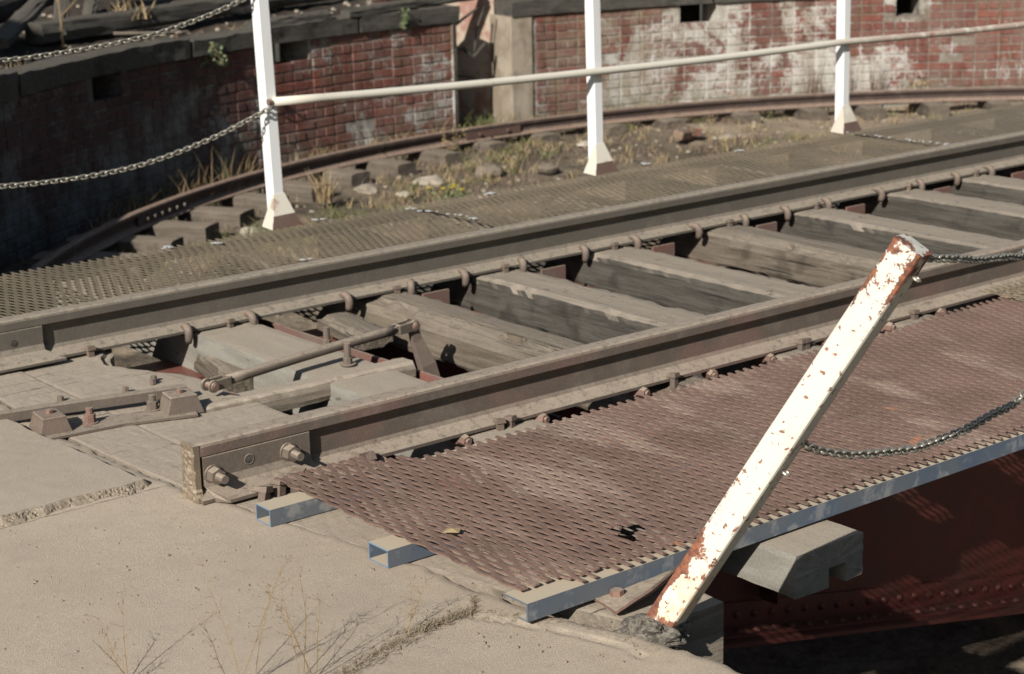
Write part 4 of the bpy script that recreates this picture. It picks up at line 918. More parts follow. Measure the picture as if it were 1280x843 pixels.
for (a, b, c_, d_) in ((2.70, 2.66, 2.78, 2.3), (5.83, 2.68, 5.88, 2.15)):
    for k in range(26):
        t = k/25; x = a+(c_-a)*t+R_.uniform(-.02, .02); y = b+(d_-b)*t*1.25+R_.uniform(-.02, .02)
        if R_.random() < 0.55: s = R_.uniform(.003, .008); fl.box(x-s*1.6, x+s*1.6, y-s, y+s, -0.094, -0.091)
for x, y in ((1.42, 2.68), (2.25, 2.73), (3.2, 2.68), (4.95, 2.7), (1.75, 2.05), (1.62, 2.6), (4.3, 2.75)):
    for k in range(3): s = R_.uniform(.004, .008); xx = x+R_.uniform(-.03, .03); yy = y+R_.uniform(-.02, .02); fl.box(xx-s*1.6, xx+s*1.6, yy-s, yy+s, -0.094, -0.0905)
tag(fl.build('bird_droppings', 'paint_flake'), kind='stuff')

# ------------------------------------------------------------------ white railing
hr = empty('railing', (2.05, 2.8, -0.11), 'white painted railing of square posts and one thin tube beyond the far walkway', 'railing')
PW = 0.06
def post_parts(x, y, lean, parent, seed, h=1.25):
    Mx = Matrix.Translation((x, y, -0.108)) @ Matrix.Rotation(lean, 4, 'Y') @ Matrix.Rotation(rad(2), 4, 'Z')
    m = MB(); s = PW/2; c = 0.005
    pr_ = [(s-c, s), (s, s-c), (s, -s+c), (s-c, -s), (-s+c, -s), (-s, -s+c), (-s, s-c), (-s+c, s)]
    vs = []; n_ = 8
    for z in (0.0, h):
        for a, b in pr_: vs.append(Vector((a, b, z)))
    m.add(vs, [tuple(range(8))[::-1], tuple(range(8, 16))] + [(i, (i+1) % 8, 8+(i+1) % 8, 8+i) for i in range(8)])
    o = m.build('post', 'post_paint', parent, local=False); o.matrix_local = Matrix.Translation(-parent.location) @ Mx
    # flared gusset plates at the foot: white above, bare rust below
    m = MB(); yb = -s-0.003
    m.add([(-s, yb, 0.15), (s, yb, 0.15), (s+0.026, yb-0.034, 0.058), (-s-0.03, yb-0.034, 0.058), (-s, yb+0.004, 0.15), (s, yb+0.004, 0.15), (s+0.026, yb-0.028, 0.058), (-s-0.03, yb-0.028, 0.058)], [(3, 2, 1, 0), (4, 5, 6, 7), (0, 1, 5, 4), (1, 2, 6, 5), (3, 0, 4, 7), (2, 3, 7, 6)])
    m.cur = 1
    m.add([(-s-0.03, yb-0.034, 0.0577), (s+0.026, yb-0.034, 0.0577), (s+0.05, yb-0.055, 0.0), (-s-0.052, yb-0.055, 0.0), (-s-0.03, yb-0.028, 0.0577), (s+0.026, yb-0.028, 0.0577), (s+0.05, yb-0.05, 0.0), (-s-0.052, yb-0.05, 0.0)], [(3, 2, 1, 0), (4, 5, 6, 7), (0, 1, 5, 4), (1, 2, 6, 5), (3, 0, 4, 7), (2, 3, 7, 6)])
    o2 = m.build('gusset', ['tube_paint', 'fish_rust'], parent, local=False); o2.matrix_local = Matrix.Translation(-parent.location) @ Mx
    m = MB(); e = -s-0.004
    m.add([(e, -s, 0.15), (e, -s-0.006, 0.14), (e-0.046, -s-0.056, 0.0), (e-0.03, s, 0.0), (e+0.004, -s, 0.15), (e+0.004, -s-0.006, 0.14), (e-0.042, -s-0.056, 0.0), (e-0.026, s, 0.0)], [(0, 1, 2, 3), (7, 6, 5, 4), (0, 4, 5, 1), (1, 5, 6, 2), (2, 6, 7, 3), (3, 7, 4, 0)])
    o3 = m.build('gusset', 'tube_paint', parent, local=False); o3.matrix_local = Matrix.Translation(-parent.location) @ Mx
    return o
PX = [2.075, 4.02, 5.92, 7.75]
LEAN = [rad(-1.6), rad(-1.0), rad(-0.6), 0.0]
for x, le in zip(PX, LEAN): post_parts(x, 2.815, le, hr, 1)
tp = [(2.06, 2.765, 0.463)]
tz = {2.06: .463, 3.95: .419, 5.85: .413, 7.7: .380, 8.6: .36}
ks = sorted(tz); path = []
for a, b in zip(ks, ks[1:]):
    for i in range(8): t = i/8; path.append((a+(b-a)*t, 2.764, tz[a]+(tz[b]-tz[a])*t-0.006*math.sin(t*math.pi)))
MB().tube(path, 0.0195, 14).build('rail_tube', 'tube_paint', hr, True)
MB().prism((2.045, 2.764, 0.4635), (-1, 0, 0), 0.014, 0.0165, 12).build('tube_end', 'rusty_nut', hr)

# the near-side twin of the railing, just outside the frame to the right
h2 = empty('railing', (2.05, -1.4, -0.11), 'white railing post on the near side just past the right frame edge', 'railing')
post_parts(2.13, -1.42, 0.0, h2, 2)

# ------------------------------------------------------------------ leaning post
fpB, fpT = Vector((0.355, -1.56, -0.125)), Vector((0.587, -2.036, 0.772))
ax = (fpT-fpB).normalized(); Lp = (fpT-fpB).length
vdir = ((fpB+fpT)/2-CAM).normalized(); vperp = (vdir-ax*vdir.dot(ax)).normalized()       # line of sight flattened onto the section plane
side = ax.cross(vperp).normalized()
if side.dot(r2) < 0: side = -side
tw = rad(16); n1 = (-vperp*math.cos(tw) - side*math.sin(tw)); n2 = n1.cross(ax).normalized()  # n1: broad lit face
if n2.dot(side) < 0: n2 = -n2
xa_ = n2; ya_ = ax.cross(xa_).normalized()
Mp = Matrix((xa_, ya_, ax)).transposed().to_4x4(); Mp.translation = fpB
lp = empty('leaning_post', fpB, 'rust-spotted white square post leaning over at the corner of the near walkway', 'post')
s = 0.0345; c = 0.008; pr_ = [(s-c, s), (s-c*.3, s-c*.3), (s, s-c), (s, -s+c), (s-c*.3, -s+c*.3), (s-c, -s), (-s+c, -s), (-s+c*.3, -s+c*.3), (-s, -s+c), (-s, s-c), (-s+c*.3, s-c*.3), (-s+c, s)]
m = MB(); vs = []; nn_ = 24; K = len(pr_)
for i in range(nn_+1):
    z = Lp*i/nn_
    for a, b in pr_: vs.append(Vector((a*(1+0.015*nz((z, a, 0), 12, 4)), b*(1+0.015*nz((z, b, 5), 12, 4)), z if i else 0.012*(a/s))))
fs = [tuple(range(K))[::-1]] + [(k*K+i, k*K+(i+1) % K, (k+1)*K+(i+1) % K, (k+1)*K+i) for k in range(nn_) for i in range(K)]
m.add(vs, fs); o = m.build('shaft', 'fallen_paint', lp, local=False); o.matrix_local = Matrix.Translation(-fpB) @ Mp
m = MB(); s3 = s+0.0012
m.add([Vector((a*s3/s, b*s3/s, Lp-0.004)) for a, b in pr_]+[Vector((a*s3/s, b*s3/s, Lp+0.003)) for a, b in pr_]+[Vector((0, 0, Lp+0.005))], [tuple(range(K))[::-1]]+[(i, (i+1) % K, K+(i+1) % K, K+i) for i in range(K)]+[(K+i, K+(i+1) % K, 2*K) for i in range(K)])
o = m.build('cap', 'fallen_paint', lp, local=False); o.matrix_local = Matrix.Translation(-fpB) @ Mp
for zz in (Lp-0.05, 0.47):   # eye bolts for the chains
    ring = [Vector((s+0.010+0.008*math.cos(a), 0.008*math.sin(a), zz)) for a in [2*math.pi*i/10 for i in range(11)]]
    m = MB(); m.tube(ring, 0.003, 6); o = m.build('chain_eye', 'chain_steel', lp, local=False); o.matrix_local = Matrix.Translation(-fpB) @ Mp
# torn base plate and the splintered timber below the post
bp = empty('base_plate', (0.47, -1.3, -0.16), 'bent rusty base plate with two bolt heads torn up beside the leaning post', 'plate')
ctrl = [[(0.355, -1.215, -0.160), (0.475, -1.225, -0.160), (0.585, -1.235, -0.160)],
        [(0.36, -1.29, -0.158), (0.475, -1.30, -0.158), (0.60, -1.30, -0.157)],
        [(0.352, -1.37, -0.158), (0.465, -1.37, -0.150), (0.60, -1.36, -0.135)],
        [(0.34, -1.405, -0.156), (0.44, -1.42, -0.128), (0.575, -1.42, -0.085)],
        [(0.34, -1.415, -0.148), (0.42, -1.445, -0.105), (0.545, -1.455, -0.045)]]
m = MB(); vs = []; th = Vector((0, 0.001, 0.007))
NU, NV = 16, 8
def bez(row, t):
    a, b, c_ = [Vector(q) for q in row]; return a*(1-t)**2*1 + b*2*t*(1-t) + c_*t*t if False else (a.lerp(b, t*2) if t < .5 else b.lerp(c_, t*2-1))
for i in range(NU+1):
    u_ = i/NU*(len(ctrl)-1); k = min(int(u_), len(ctrl)-2); f_ = u_-k
    for j in range(NV+1):
        p = bez(ctrl[k], j/NV).lerp(bez(ctrl[k+1], j/NV), f_); p += Vector((0, 0, 0.002*nz(p, 20, 2))); vs.append(p)
n0 = len(vs); vs += [v-th for v in vs]
W_ = NV+1; fs = []
for i in range(NU):
    for j in range(NV): a = i*W_+j; fs += [(a, a+1, a+W_+1, a+W_), (n0+a, n0+a+W_, n0+a+W_+1, n0+a+1)]
for i in range(NU): fs += [(i*W_, (i+1)*W_, n0+(i+1)*W_, n0+i*W_), (i*W_+NV, n0+i*W_+NV, n0+(i+1)*W_+NV, (i+1)*W_+NV)]
for j in range(NV): fs += [(j, n0+j, n0+j+1, j+1), (NU*W_+j, NU*W_+j+1, n0+NU*W_+j+1, n0+NU*W_+j)]
m.add(vs, fs).build('plate', 'base_plate_steel', bp)
for x, y in ((0.50, -1.262, ), (0.408, -1.335)):
    MB().prism((x, y, -0.158), (0, 0, 1), 0.0175, 0.016, 6, R_.random(), 0.016).build('bolt_head', 'rusty_nut', bp)
# clump of splintered wood and grit at the post foot
m = MB(); bm = bmesh.new(); bmesh.ops.create_icosphere(bm, subdivisions=4, radius=1.0)
for v in bm.verts:
    d_ = 1+0.35*fbm(v.co, 2.2, 5)+0.12*fbm((v.co.x*2, v.co.y*2, v.co.z*9), 2.0, 7); v.co = Vector((v.co.x*0.085, v.co.y*0.055, v.co.z*0.045))*d_
me = bpy.data.meshes.new('debris'); bm.to_mesh(me); bm.free(); me.materials.append(MATS['dark_wood_debris']); o = link('rotten_debris', me); o.location = (0.365, -1.50, -0.185); o.rotation_euler = (0, 0, rad(-35))
tag(o, 'grey clump of rotten timber and grit under the foot of the leaning post', 'debris')

# ------------------------------------------------------------------ chains
def link_mesh():
    m = MB(); L, W, r = 0.0125, 0.0078, 0.0031; path = []
    for i in range(9): a = -math.pi/2+math.pi*i/8; path.append(Vector((L-W+math.cos(a)*W+0.0, math.sin(a)*W, 0)))
    for i in range(9): a = math.pi/2+math.pi*i/8; path.append(Vector((-(L-W)+math.cos(a)*W, math.sin(a)*W, 0)))
    n_ = len(path); k = 6; vs = []
    for i, p in enumerate(path):
        t = (path[(i+1) % n_]-path[i-1]).normalized(); sdv = Vector((-t.y, t.x, 0))
        for j in range(k): a = 2*math.pi*j/k; vs.append(p+sdv*math.cos(a)*r+Vector((0, 0, math.sin(a)*r)))
    fs = [(i*k+j, i*k+(j+1) % k, ((i+1) % n_)*k+(j+1) % k, ((i+1) % n_)*k+j) for i in range(n_) for j in range(k)]
    return m.add(vs, fs).mesh('chain_link', 'chain_steel', True)
LM = link_mesh()
def catmull(pts, n_=14):
    P_ = [Vector(p) for p in pts]; P_ = [P_[0]*2-P_[1]]+P_+[P_[-1]*2-P_[-2]]; out = []
    for i in range(1, len(P_)-2):
        for k in range(n_):
            t = k/n_; a, b, c_, d_ = P_[i-1:i+3]; out.append(0.5*((2*b)+(c_-a)*t+(2*a-5*b+4*c_-d_)*t*t+(3*b-a-3*c_+d_)*t**3))
    out.append(P_[-2]); return out
def chain(pts, lab, sc=1.0):
    path = catmull(pts); root = empty('chain', path[0], lab, 'chain', 'chains hung between the posts')
    step_ = 0.0182*sc; acc = 0; k = 0; prev = path[0]; place = [(path[0], (path[1]-path[0]).normalized())]
    for p in path[1:]:
        seg = (p-prev).length; t = (p-prev).normalized()
        while acc+seg >= step_: q = prev+t*(step_-acc); place.append((q, t)); seg -= (step_-acc); prev = q; acc = 0
        acc += seg; prev = p
    for i, (q, t) in enumerate(place[:290]):
        o = link('chain_link', LM, root); zq = t.to_track_quat('X', 'Z'); rq = Matrix.Rotation(rad(45+(90 if i % 2 else 0))+R_.uniform(-.25, .25), 4, 'X')
        o.matrix_local = Matrix.Translation(q-path[0]) @ zq.to_matrix().to_4x4() @ rq @ Matrix.Scale(sc, 4)
chain([(2.035, 2.76, 0.435), (1.70, 2.79, 0.318), (1.3, 2.8, 0.244), (0.78, 2.8, 0.244), (0.45, 2.8, 0.30), (0.15, 2.82, 0.42)], 'lower chain sagging left from the left railing post across the dark wall', 1.25)
chain([(2.05, 2.8, 0.975), (1.93, 2.8, 0.912), (1.66, 2.8, 0.835), (1.344, 2.8, 0.783), (0.826, 2.8, 0.755), (0.45, 2.8, 0.80), (0.15, 2.82, 0.9)], 'upper chain crossing the top left corner in front of the bank', 1.25)
eyeT = Mp @ Vector((s+0.016, 0, Lp-0.05)); eyeM = Mp @ Vector((s+0.016, 0, 0.47))
chain([(0.60, -2.045, 0.747), (0.70, -2.025, 0.727), (0.82, -1.975, 0.70), (0.982, -1.906, 0.661), (1.225, -1.803, 0.614), (1.376, -1.739, 0.588), (1.7, -1.6, 0.62), (2.1, -1.43, 0.8)], 'short chain hooked to the top of the leaning post, crossing the near rail', 1.0)
chain([(0.485, -1.83, 0.335), (0.53, -1.822, 0.305), (0.631, -1.798, 0.263), (0.768, -1.768, 0.221), (0.892, -1.739, 0.192), (1.034, -1.706, 0.161), (1.279, -1.646, 0.133), (1.475, -1.596, 0.126), (1.685, -1.541, 0.125), (2.1, -1.43, 0.24)], 'chain drooping from the middle of the leaning post over the rusty mesh', 1.12)

# ------------------------------------------------------------------ bank behind the wall: loose timbers, sapling, sticks
TB = [((3.25, 8.55, 0.26), (5.3, 11.3, 0.62), 0.085, 'black plank slanting up at the far top left, nearest the frame corner'),  # top-left pieces use a dark colour standing in for deep shade
      ((3.75, 9.0, 0.30), (7.2, 10.15, 0.34), 0.16, 'long black baulk lying level across the top left of the bank'),
      ((3.9, 8.9, 0.25), (5.2, 11.2, 0.75), 0.07, 'thin dark plank leaning just right of the black one, top left'),
      ((3.0, 9.3, 0.36), (6.5, 11.9, 0.70), 0.2, 'heavy black log across the very top left corner'),
      ((4.3, 9.2, 0.25), (5.4, 11.0, 0.7), 0.06, 'splintered dark batten in front of the long black baulk'),
      ((6.35, 8.62, 0.235), (8.0, 8.98, 0.28), 0.09, 'broken grey timber lying behind the coping left of the recess'),
      ((5.35, 8.5, 0.22), (6.2, 8.65, 0.24), 0.09, 'rotted chunk of timber just behind the coping at the left railing post')]
for i, (a, b, w_, lab) in enumerate(TB):
    a, b = Vector(a), Vector(b); L = (b-a).length
    o = rough_beam(L, w_*(1.2 if i not in (0, 2, 4) else 1.8), w_, 120+i, nl=24, ns=4, nh=4, amp=0.018, cham=0.014).build('timber', 'coping_wood'); o.location = a
    o.rotation_euler = ((b-a).to_track_quat('X', 'Z')).to_euler(); tag(o, lab, 'timber', 'loose timbers on the bank')
def bent(m, p0, dirv, L, r, seed, n_=7, wob=0.12, grav=0.0):
    path = [Vector(p0)]; d_ = Vector(dirv).normalized()
    for i in range(n_):
        d_ = (d_ + Vector((nz((i, seed, 0), .9, 1), nz((i, seed, 3), .9, 2), nz((i, seed, 6), .9, 3)))*wob + Vector((0, 0, -grav))).normalized(); path.append(path[-1]+d_*L/n_)
    m.tube(path, r, 5, up=Vector((0.3, 1, 0.1)), taper=[1-0.75*i/n_ for i in range(n_+1)]); return path
sp = empty('sapling', (3.72, 8.3, 0.2), 'bare dead sapling with upturned twigs at the top left corner', 'plant')
m = MB(); path = bent(m, (3.72, 8.3, 0.17), (-0.02, 0.0, 1), 0.75, 0.008, 5, wob=0.06); m.build('stem', 'weed_stalk', sp)
m = MB()
for k in range(12): p = path[2+k % 5]; a = k*2.4; bent(m, p, (math.cos(a)*0.8, math.sin(a)*0.8, 0.7), R_.uniform(.15, .32), 0.0035, k+3)
m.build('twigs', 'weed_stalk', sp)
o = MB(); bent(o, (4.1, 8.25, 0.24), (0.9, -0.45, -0.03), 0.55, 0.012, 3, wob=0.05); o = o.build('stick', 'dead_branch'); tag(o, 'pale thin stick lying on the bank right of the dead sapling', 'stick')
m = MB(); Rz = lambda d, r, z: pol(r, d, z)
m.tube([Rz(90.3, 7.9, -0.02), Rz(88.9, 7.95, 0.06), Rz(87.7, 8.0, 0.12)], 0.012, 6); m.tube([Rz(87.4, 7.95, 0.14), Rz(87.9, 7.98, -0.06), Rz(88.3, 7.95, -0.25)], 0.009, 6)
o = m.build('bent_rod', 'coping_wood'); tag(o, 'thin bent iron rods crossing high in the wall recess', 'rod')
m = MB(); m.tube([Rz(90.3, 7.9, -0.22), Rz(89.2, 7.95, -0.21), Rz(88.4, 7.95, -0.3), Rz(87.3, 7.98, -0.2)], 0.016, 6); m.tube([Rz(89.9, 7.9, -0.44), Rz(88.6, 8.0, -0.47), Rz(88.1, 8.0, -0.49), Rz(87.4, 8.05, -0.45)], 0.011, 6)
o = m.build('dead_branch', 'coping_wood'); tag(o, 'dark broken branch wedged across the middle of the wall recess', 'branch')

sh = empty('shade_caster', (-4.0, 8.0, -0.1), 'added unseen shed beyond the left edge whose shade falls on the bank', 'shade_caster')  # unseen building added only to throw shade on the left bank
m = MB(); m.box(-6.5, -2.6, 5.6, 14.0, -0.3, 4.3); m.build('shade_caster_wall', 'coping_wood', sh)
m = MB(); m.add([(-6.8, 5.3, 4.2), (-2.3, 5.3, 4.2), (-2.3, 14.3, 4.2), (-6.8, 14.3, 4.2), (-4.55, 5.3, 5.2), (-4.55, 14.3, 5.2)], [(0, 3, 2, 1), (0, 1, 4), (2, 3, 5), (1, 2, 5, 4), (3, 0, 4, 5)]); m.build('shade_caster_roof', 'dusty_steel', sh)
# ------------------------------------------------------------------ stones, loose bricks, vegetation
def rock(P_, s_, seed, lab, mat='stone', flat=0.55, name='stone', cat='stone'):
    bm = bmesh.new(); bmesh.ops.create_icosphere(bm, subdivisions=2, radius=1.0)
    for v in bm.verts: d_ = 1+0.35*fbm(v.co, 1.1, seed); v.co = Vector((v.co.x*s_, v.co.y*s_*0.75, v.co.z*s_*flat))*d_
    me = bpy.data.meshes.new(name); bm.to_mesh(me); bm.free(); me.materials.append(MATS[mat]); o = link(name, me); o.location = P_; o.rotation_euler = (0, 0, seed*1.3); tag(o, lab, cat); return o
for i, (x, y, s_, lab) in enumerate([(5.62, 7.25, .13, 'pale stone under the square ring sleeper block'), (6.15, 7.18, .14, 'flat pale stone right of the square ring sleeper block'), (6.75, 7.2, .17, 'broad flat stone beside the ring rail joint'), (4.15, 6.5, .11, 'stone in the green grass at the left railing post foot'),
        (6.05, 6.35, .09, 'small whitish stone on the dirt above the far walkway'), (5.7, 6.9, .08, 'grey stone between the straw tuft and the yellow flowers'), (9.3, 7.05, .12, 'pale stone beside loose bricks under the ring rail'), (7.15, 6.95, .12, 'dark flat stone beyond the dry purple grass'),
        (7.2, 5.6, .10, 'dark stone in the grass at the far walkway edge, right of the second post'), (4.36, 3.3, .055, 'small light stone touching the foot of the second railing post')]):
    z = -0.97 if y > 4 else -0.06
    rock((x, y, z-(0.03 if y > 4 else 0)), s_*(0.8 if i in (5, 6, 8) else 0.95), i+1, lab, 'ring_wood' if i in (2, 7, 8) else 'stone', 0.4)
for i, (x, y, rz, lab) in enumerate([(8.85, 7.15, 0.3, 'loose red brick lying end on under the ring rail'), (9.0, 7.2, 1.2, 'second loose red brick leaning beside the first one under the ring rail')]):
    o = link('loose_brick', brick_mesh(0.2, 0.07, 0.1, 50+i)); o.location = (x, y, -0.93); o.rotation_euler = (0.2, 0.1, rz); tag(o, lab, 'brick')
m = MB()   # pebbles, uncountable
def floor_at(x, y): r = math.hypot(x-XC, y-YC); return floor_z(r, 0, Vector((x, y, 0)))
for k in range(800):
    r = R_.uniform(4.8, 7.8); d = R_.uniform(46, 142); P_ = pol(r, d); s_ = R_.uniform(.006, .024)*(1.6 if R_.random() < .06 else 1)
    c_ = Vector((P_.x, P_.y, floor_z(r, d, P_)+s_*0.2)); m.prism(c_, (R_.uniform(-.4, .4), R_.uniform(-.4, .4), 1), s_, s_*0.7, 5, R_.random()*6, s_*0.6)
for k in range(380):
    r = 8.2+abs(R_.gauss(0, 1.0)); d = R_.uniform(82, 140); P_ = pol(r, d); s_ = R_.uniform(.01, .035); z = zout(r, d, P_)
    m.prism(Vector((P_.x, P_.y, z)), (R_.uniform(-.4, .4), R_.uniform(-.4, .4), 1), s_, s_*0.7, 5, R_.random()*6, s_*0.6)
tag(m.build('pebbles', 'stone'), kind='stuff')
m = MB()
for k in range(330):
    x = R_.uniform(-0.9, .3); y = R_.uniform(-1.9, .1); r = math.hypot(x-XC, y-YC)
    if r < 7.63: continue
    s_ = R_.uniform(.0015, .0045)*(1.5 if R_.random() < .07 else 1); m.prism((x, y, -0.17), (R_.uniform(-.3, .3), 0, 1), s_, s_*0.8, 5, R_.random()*6, s_*0.6)
tag(m.build('grit', 'grit'), kind='stuff')
def blades(m, c_, n_, rad_, h, w_, lean=0.5, flat=False):
    for k in range(n_):
        a = R_.uniform(0, 6.28); rr = rad_*math.sqrt(R_.random()); p = Vector((c_[0]+math.cos(a)*rr, c_[1]+math.sin(a)*rr, c_[2])); hh = h*R_.uniform(.45, 1.1)
        l = Vector((R_.gauss(0, lean), R_.gauss(0, lean), 0))*hh; sdv = Vector((math.cos(a*3), math.sin(a*3), 0))*w_*R_.uniform(.6, 1.2)
        p1 = p+l*0.35+Vector((0, 0, hh*0.55)); p2 = p+l+Vector((0, 0, hh))
        m.add([p-sdv, p+sdv, p1+sdv*0.8, p1-sdv*0.8, p2], [(0, 1, 2, 3), (3, 2, 4)])
def in_patch(x, y): return
gm = MB(); dm = MB(); pm = MB()
for k in range(3400):
    r = R_.uniform(4.6, 7.75); d = R_.uniform(48, 132); P_ = pol(r, d); z = floor_z(r, d, P_)
    g = fbm((P_.x, P_.y, 0), 0.9, 21); tgt = None
    if P_.x > 9.9 and r > 6.2 and R_.random() < .8: continue
    if g > 0.10: blades(gm if R_.random() < .45 else dm, (P_.x, P_.y, z), 9, 0.07, 0.085, 0.0035, 0.6)
    elif g > -0.16 and R_.random() < .75: blades(pm if R_.random() < .8 else dm, (P_.x, P_.y, z), 9, 0.09, 0.075, 0.003, 0.9)
    elif R_.random() < .12: blades(dm, (P_.x, P_.y, z), 10, 0.05, 0.1, 0.003, 0.6)
for (x, y, n_, hh) in ((3.55, 6.0, 10, .1), (3.9, 6.1, 22, .12), (4.1, 6.25, 22, .12), (4.35, 6.4, 20, .11), (4.9, 6.5, 16, .1), (5.2, 6.4, 14, .1)):
    for q in range(n_): xx, yy = x+R_.gauss(0, .1), y+R_.gauss(0, .1); blades(gm, (xx, yy, floor_at(xx, yy)), 9, .05, hh, .0035, .5)
for k in range(160):   # along the foot of the wall and rail
    d = R_.uniform(60, 125); P_ = pol(R_.uniform(7.35, 7.82), d); blades(gm if R_.random() < .4 else dm, (P_.x, P_.y, -0.98), 8, .05, R_.uniform(.12, .26), .004, .4)
for k in range(26): P_ = pol(R_.uniform(7.6, 8.3), R_.uniform(85.5, 90.3)); blades(gm, (P_.x, P_.y, -1.0), 12, .07, R_.uniform(.16, .3), .005, .5)
tag(gm.build('grass', 'green_grass'), kind='stuff'); tag(dm.build('dry_grass', 'dry_grass'), kind='stuff'); tag(pm.build('seed_grass', 'purple_grass'), kind='stuff')
bgm = MB()
for k in range(70):
    P_ = pol(R_.uniform(8.2, 9.4), R_.uniform(96, 138)); cl = fbm((P_.x, P_.y, 0), .8, 31)
    if cl > 0: blades(bgm, (P_.x, P_.y, zout(8.6, 110, P_)-0.03), 10, .1, .1, .004, .8)
tag(bgm.build('bank_grass', 'dry_grass'), kind='stuff')
def tuft(x, y, z, n_, h, w_, lean, mat, lab, cat='grass tuft', name='grass_tuft', r_=.06):
    m = MB(); blades(m, (x, y, z), n_, r_, h, w_, lean); o = m.build(name, mat); tag(o, lab, cat)
tuft(5.02, 6.95, -0.97, 70, .24, .006, .35, 'dry_grass', 'pale straw tuft standing between ring sleepers right of the left railing post')
for (d, h, lab) in ((116.4, .30, 'tall dry reeds against the shaded brick wall, nearest the left post'), (121.0, .24, 'sparse dry reeds in the shade above the row of rail bolts'), (113.0, .34, 'leaning dry reeds just left of the left railing post')):
    P_ = pol(7.55, d); tuft(P_.x, P_.y, -0.97, 34, h, .0035, .4, 'weed_stalk', lab, 'reeds', 'dry_reeds', .16)
tuft(*pol(8.9, 108.5, 0.24), 60, .16, .006, .7, 'dry_grass', 'small dry grass tuft on the bank near the top chain', r_=.16)
def leafy(x, y, z, n_, spread, h, ls, mat, lab, down=False, cat='weed', flower=None):
    t = empty('weed', (x, y, z), lab, cat); m = MB(); lf = MB()
    for k in range(max(3, n_//6)):
        a = R_.uniform(0, 6.28); dv_ = (math.cos(a)*spread, math.sin(a)*spread, (-1 if down else 1)*h); p = bent(m, (x, y, z), dv_, math.sqrt(spread**2+h*h), .004, k+x, wob=.2)
        for q in p[1:]:
            for e_ in range(3):
                c_ = q+Vector((R_.gauss(0, ls), R_.gauss(0, ls), R_.gauss(0, ls))); u_ = Vector((R_.gauss(0, 1), R_.gauss(0, 1), R_.gauss(0, .6))).normalized()*ls; v_ = u_.cross(Vector((R_.random(), R_.random(), R_.random()))).normalized()*ls*.5
                lf.add([c_-u_, c_+v_, c_+u_, c_-v_], [(0, 1, 2, 3)])
        if flower:
            fm_ = MB(); fm_.prism(p[-1], (0, 0, 1), .014, .008, 7, 0, .02); fm_.build('flower', 'yellow_flower', t)
    m.build('stem', 'weed_stalk', t); lf.build('leaves', mat, t)
P_ = pol(7.9, 110.6, 0.17); leafy(P_.x-0.0, P_.y-0.12, 0.12, 20, .09, .17, .022, 'weed_leaf', 'green leafy weed hanging over the shaded coping left of the first post', True)
P_ = pol(7.8, 94.8, 0.06); leafy(P_.x, P_.y, 0.03, 30, .04, .14, .018, 'weed_leaf', 'grey-green weed rooted in the wall top left of the recess')
leafy(5.35, 6.05, floor_at(5.35, 6.05), 40, .12, .1, .016, 'weed_leaf', 'yellow-flowered weed by the far walkway edge, nearest it', False, flower=1)
leafy(5.75, 6.45, floor_at(5.75, 6.45), 40, .12, .16, .016, 'weed_leaf', 'taller yellow-flowered weed on the dirt left of the walkway seam', False, flower=1)
leafy(6.35, 5.9, floor_at(6.35, 5.9), 40, .12, .1, .018, 'weed_leaf', 'green low weed in the purple grass left of the second post')
P_ = pol(7.15, 95.5, -0.97); leafy(P_.x, P_.y, -0.97, 30, .12, .22, .014, 'dry_grass', 'yellowing weed growing against the ring rail fishplate')
P_ = pol(7.7, 55.5, -0.97); leafy(P_.x, P_.y, -0.97, 30, .12, .22, .02, 'dry_grass', 'dry bush at the ring rail near the right frame edge')
for k, d in enumerate((60.5, 58.2, 63.0)): P_ = pol(7.78, d); tuft(P_.x, P_.y, -0.97, 30, .5, .004, .18, 'purple_grass', ['thin dead stalks standing against the red brick wall', 'second clump of thin dead stalks at the red brick wall', 'dead stalks at the wall beside the third railing post'][k], 'dead stalks', 'dead_stalks', .08)

# foreground weeds and litter on the slab
def stalks(x, y, n_, h, lab, lean=(0, 0), seed=0):
    t = empty('dry_weed', (x, y, -0.17), lab, 'weed', 'dry weeds growing in the slab in front'); m = MB(); sd3 = MB()
    for k in range(n_):
        a = R_.uniform(0, 6.28); dv_ = (lean[0]+math.cos(a)*.4, lean[1]+math.sin(a)*.4, 1); L = h*R_.uniform(.6, 1.05)
        p = bent(m, (x+R_.gauss(0, .012), y+R_.gauss(0, .012), -0.175), dv_, L, .0013, seed+k*3, n_=8, wob=.16)
        for q in range(3, 9):
            for e_ in range(3):
                bp_ = bent(sd3, p[q], (R_.gauss(0, 1), R_.gauss(0, 1), .7), R_.uniform(.015, .05), .0005, seed+q*5+e_, n_=3, wob=.3)
                c_ = bp_[-1]; u_ = Vector((R_.gauss(0, 1), R_.gauss(0, 1), 1)).normalized()*.0035; sdv = Vector((.0012, .0004, 0)); sd3.add([c_-u_, c_+sdv, c_+u_, c_-sdv], [(0, 1, 2, 3)])
    m.build('stalk', 'weed_stalk', t); tag(sd3.build('seed_head', 'weed_stalk', t), kind='stuff')
stalks(-0.37, -1.22, 5, .34, 'branching dry weed at the bottom edge, left of the debris-filled crack', (.15, .1), 11)
stalks(-0.52, -1.16, 4, .30, 'thin wispy dry weed at the bottom edge, left of centre', (-.1, .0), 29)
stalks(-0.68, -0.98, 3, .24, 'faint dry weed at the bottom left of the slab', (-.3, .2), 41)
stalks(-0.08, -1.17, 2, .17, 'single straight dry stem leaning right out of the crack', (.5, .3), 53)
stalks(0.36, -0.86, 2, .09, 'tiny dry weed growing up through the rusty mesh', (.1, .1), 67)
lt = MB()
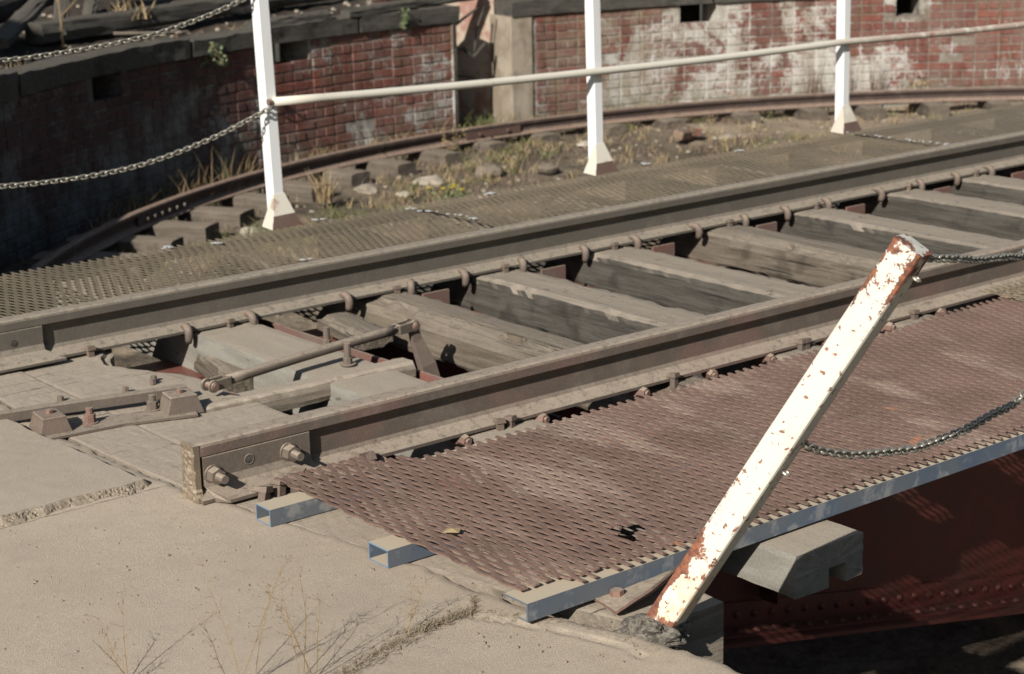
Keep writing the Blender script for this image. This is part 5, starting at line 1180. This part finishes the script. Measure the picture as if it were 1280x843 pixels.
for k in range(3600):
    t = R_.random(); i = min(int(t*4), 3)
    if i == 3 and R_.random() < .8: continue
    f_ = R_.random(); a, b = CRACK[i], CRACK[i+1]; w_ = [0.06, 0.05, 0.03, 0.010][i]*(0.5+0.75*abs(nz((i+f_, 0, 0), 3, 2)))
    x = a[0]+(b[0]-a[0])*f_+R_.gauss(0, w_*.6); y = a[1]+(b[1]-a[1])*f_-0.008+R_.gauss(0, w_*.55)
    ang = R_.gauss(0.4, .8); L = R_.uniform(.004, .022); dv_ = Vector((math.cos(ang), math.sin(ang), R_.gauss(0, .35)))*L; sdv = Vector((-math.sin(ang), math.cos(ang), 0))*R_.uniform(.0004, .0011); p = Vector((x, y, -0.172+abs(R_.gauss(0, .005))))
    lt.add([p-sdv, p+sdv, p+dv_+sdv*.4, p+dv_-sdv*.4], [(0, 1, 2, 3)])
for k in range(700):
    i = R_.choice((0, 1, 1, 2)); f_ = R_.random(); a, b = CRACK2[i], CRACK2[i+1]
    x = a[0]+(b[0]-a[0])*f_+R_.gauss(0, .012); y = a[1]+(b[1]-a[1])*f_+R_.gauss(0, .012)
    if i == 0 or R_.random() < .4:
        ang = R_.gauss(-.8, .8); L = R_.uniform(.004, .015); dv_ = Vector((math.cos(ang), math.sin(ang), R_.gauss(0, .3)))*L; sdv = Vector((-math.sin(ang), math.cos(ang), 0))*.0007; p = Vector((x, y, -0.172+abs(R_.gauss(0, .003))))
        lt.add([p-sdv, p+sdv, p+dv_+sdv*.4, p+dv_-sdv*.4], [(0, 1, 2, 3)])
tag(lt.build('plant_litter', 'straw_litter'), kind='stuff')
m = MB()   # a dead leaf on the front edge of the mesh
m.add([(0.242, -0.868, -0.088), (0.268, -0.855, -0.086), (0.295, -0.878, -0.085), (0.272, -0.9, -0.087), (0.268, -0.876, -0.081)], [(0, 1, 4), (1, 2, 4), (2, 3, 4), (3, 0, 4)])
o = m.build('dead_leaf', 'dry_grass'); tag(o, 'pale curled leaf lying on the front edge of the rusty mesh', 'leaf')
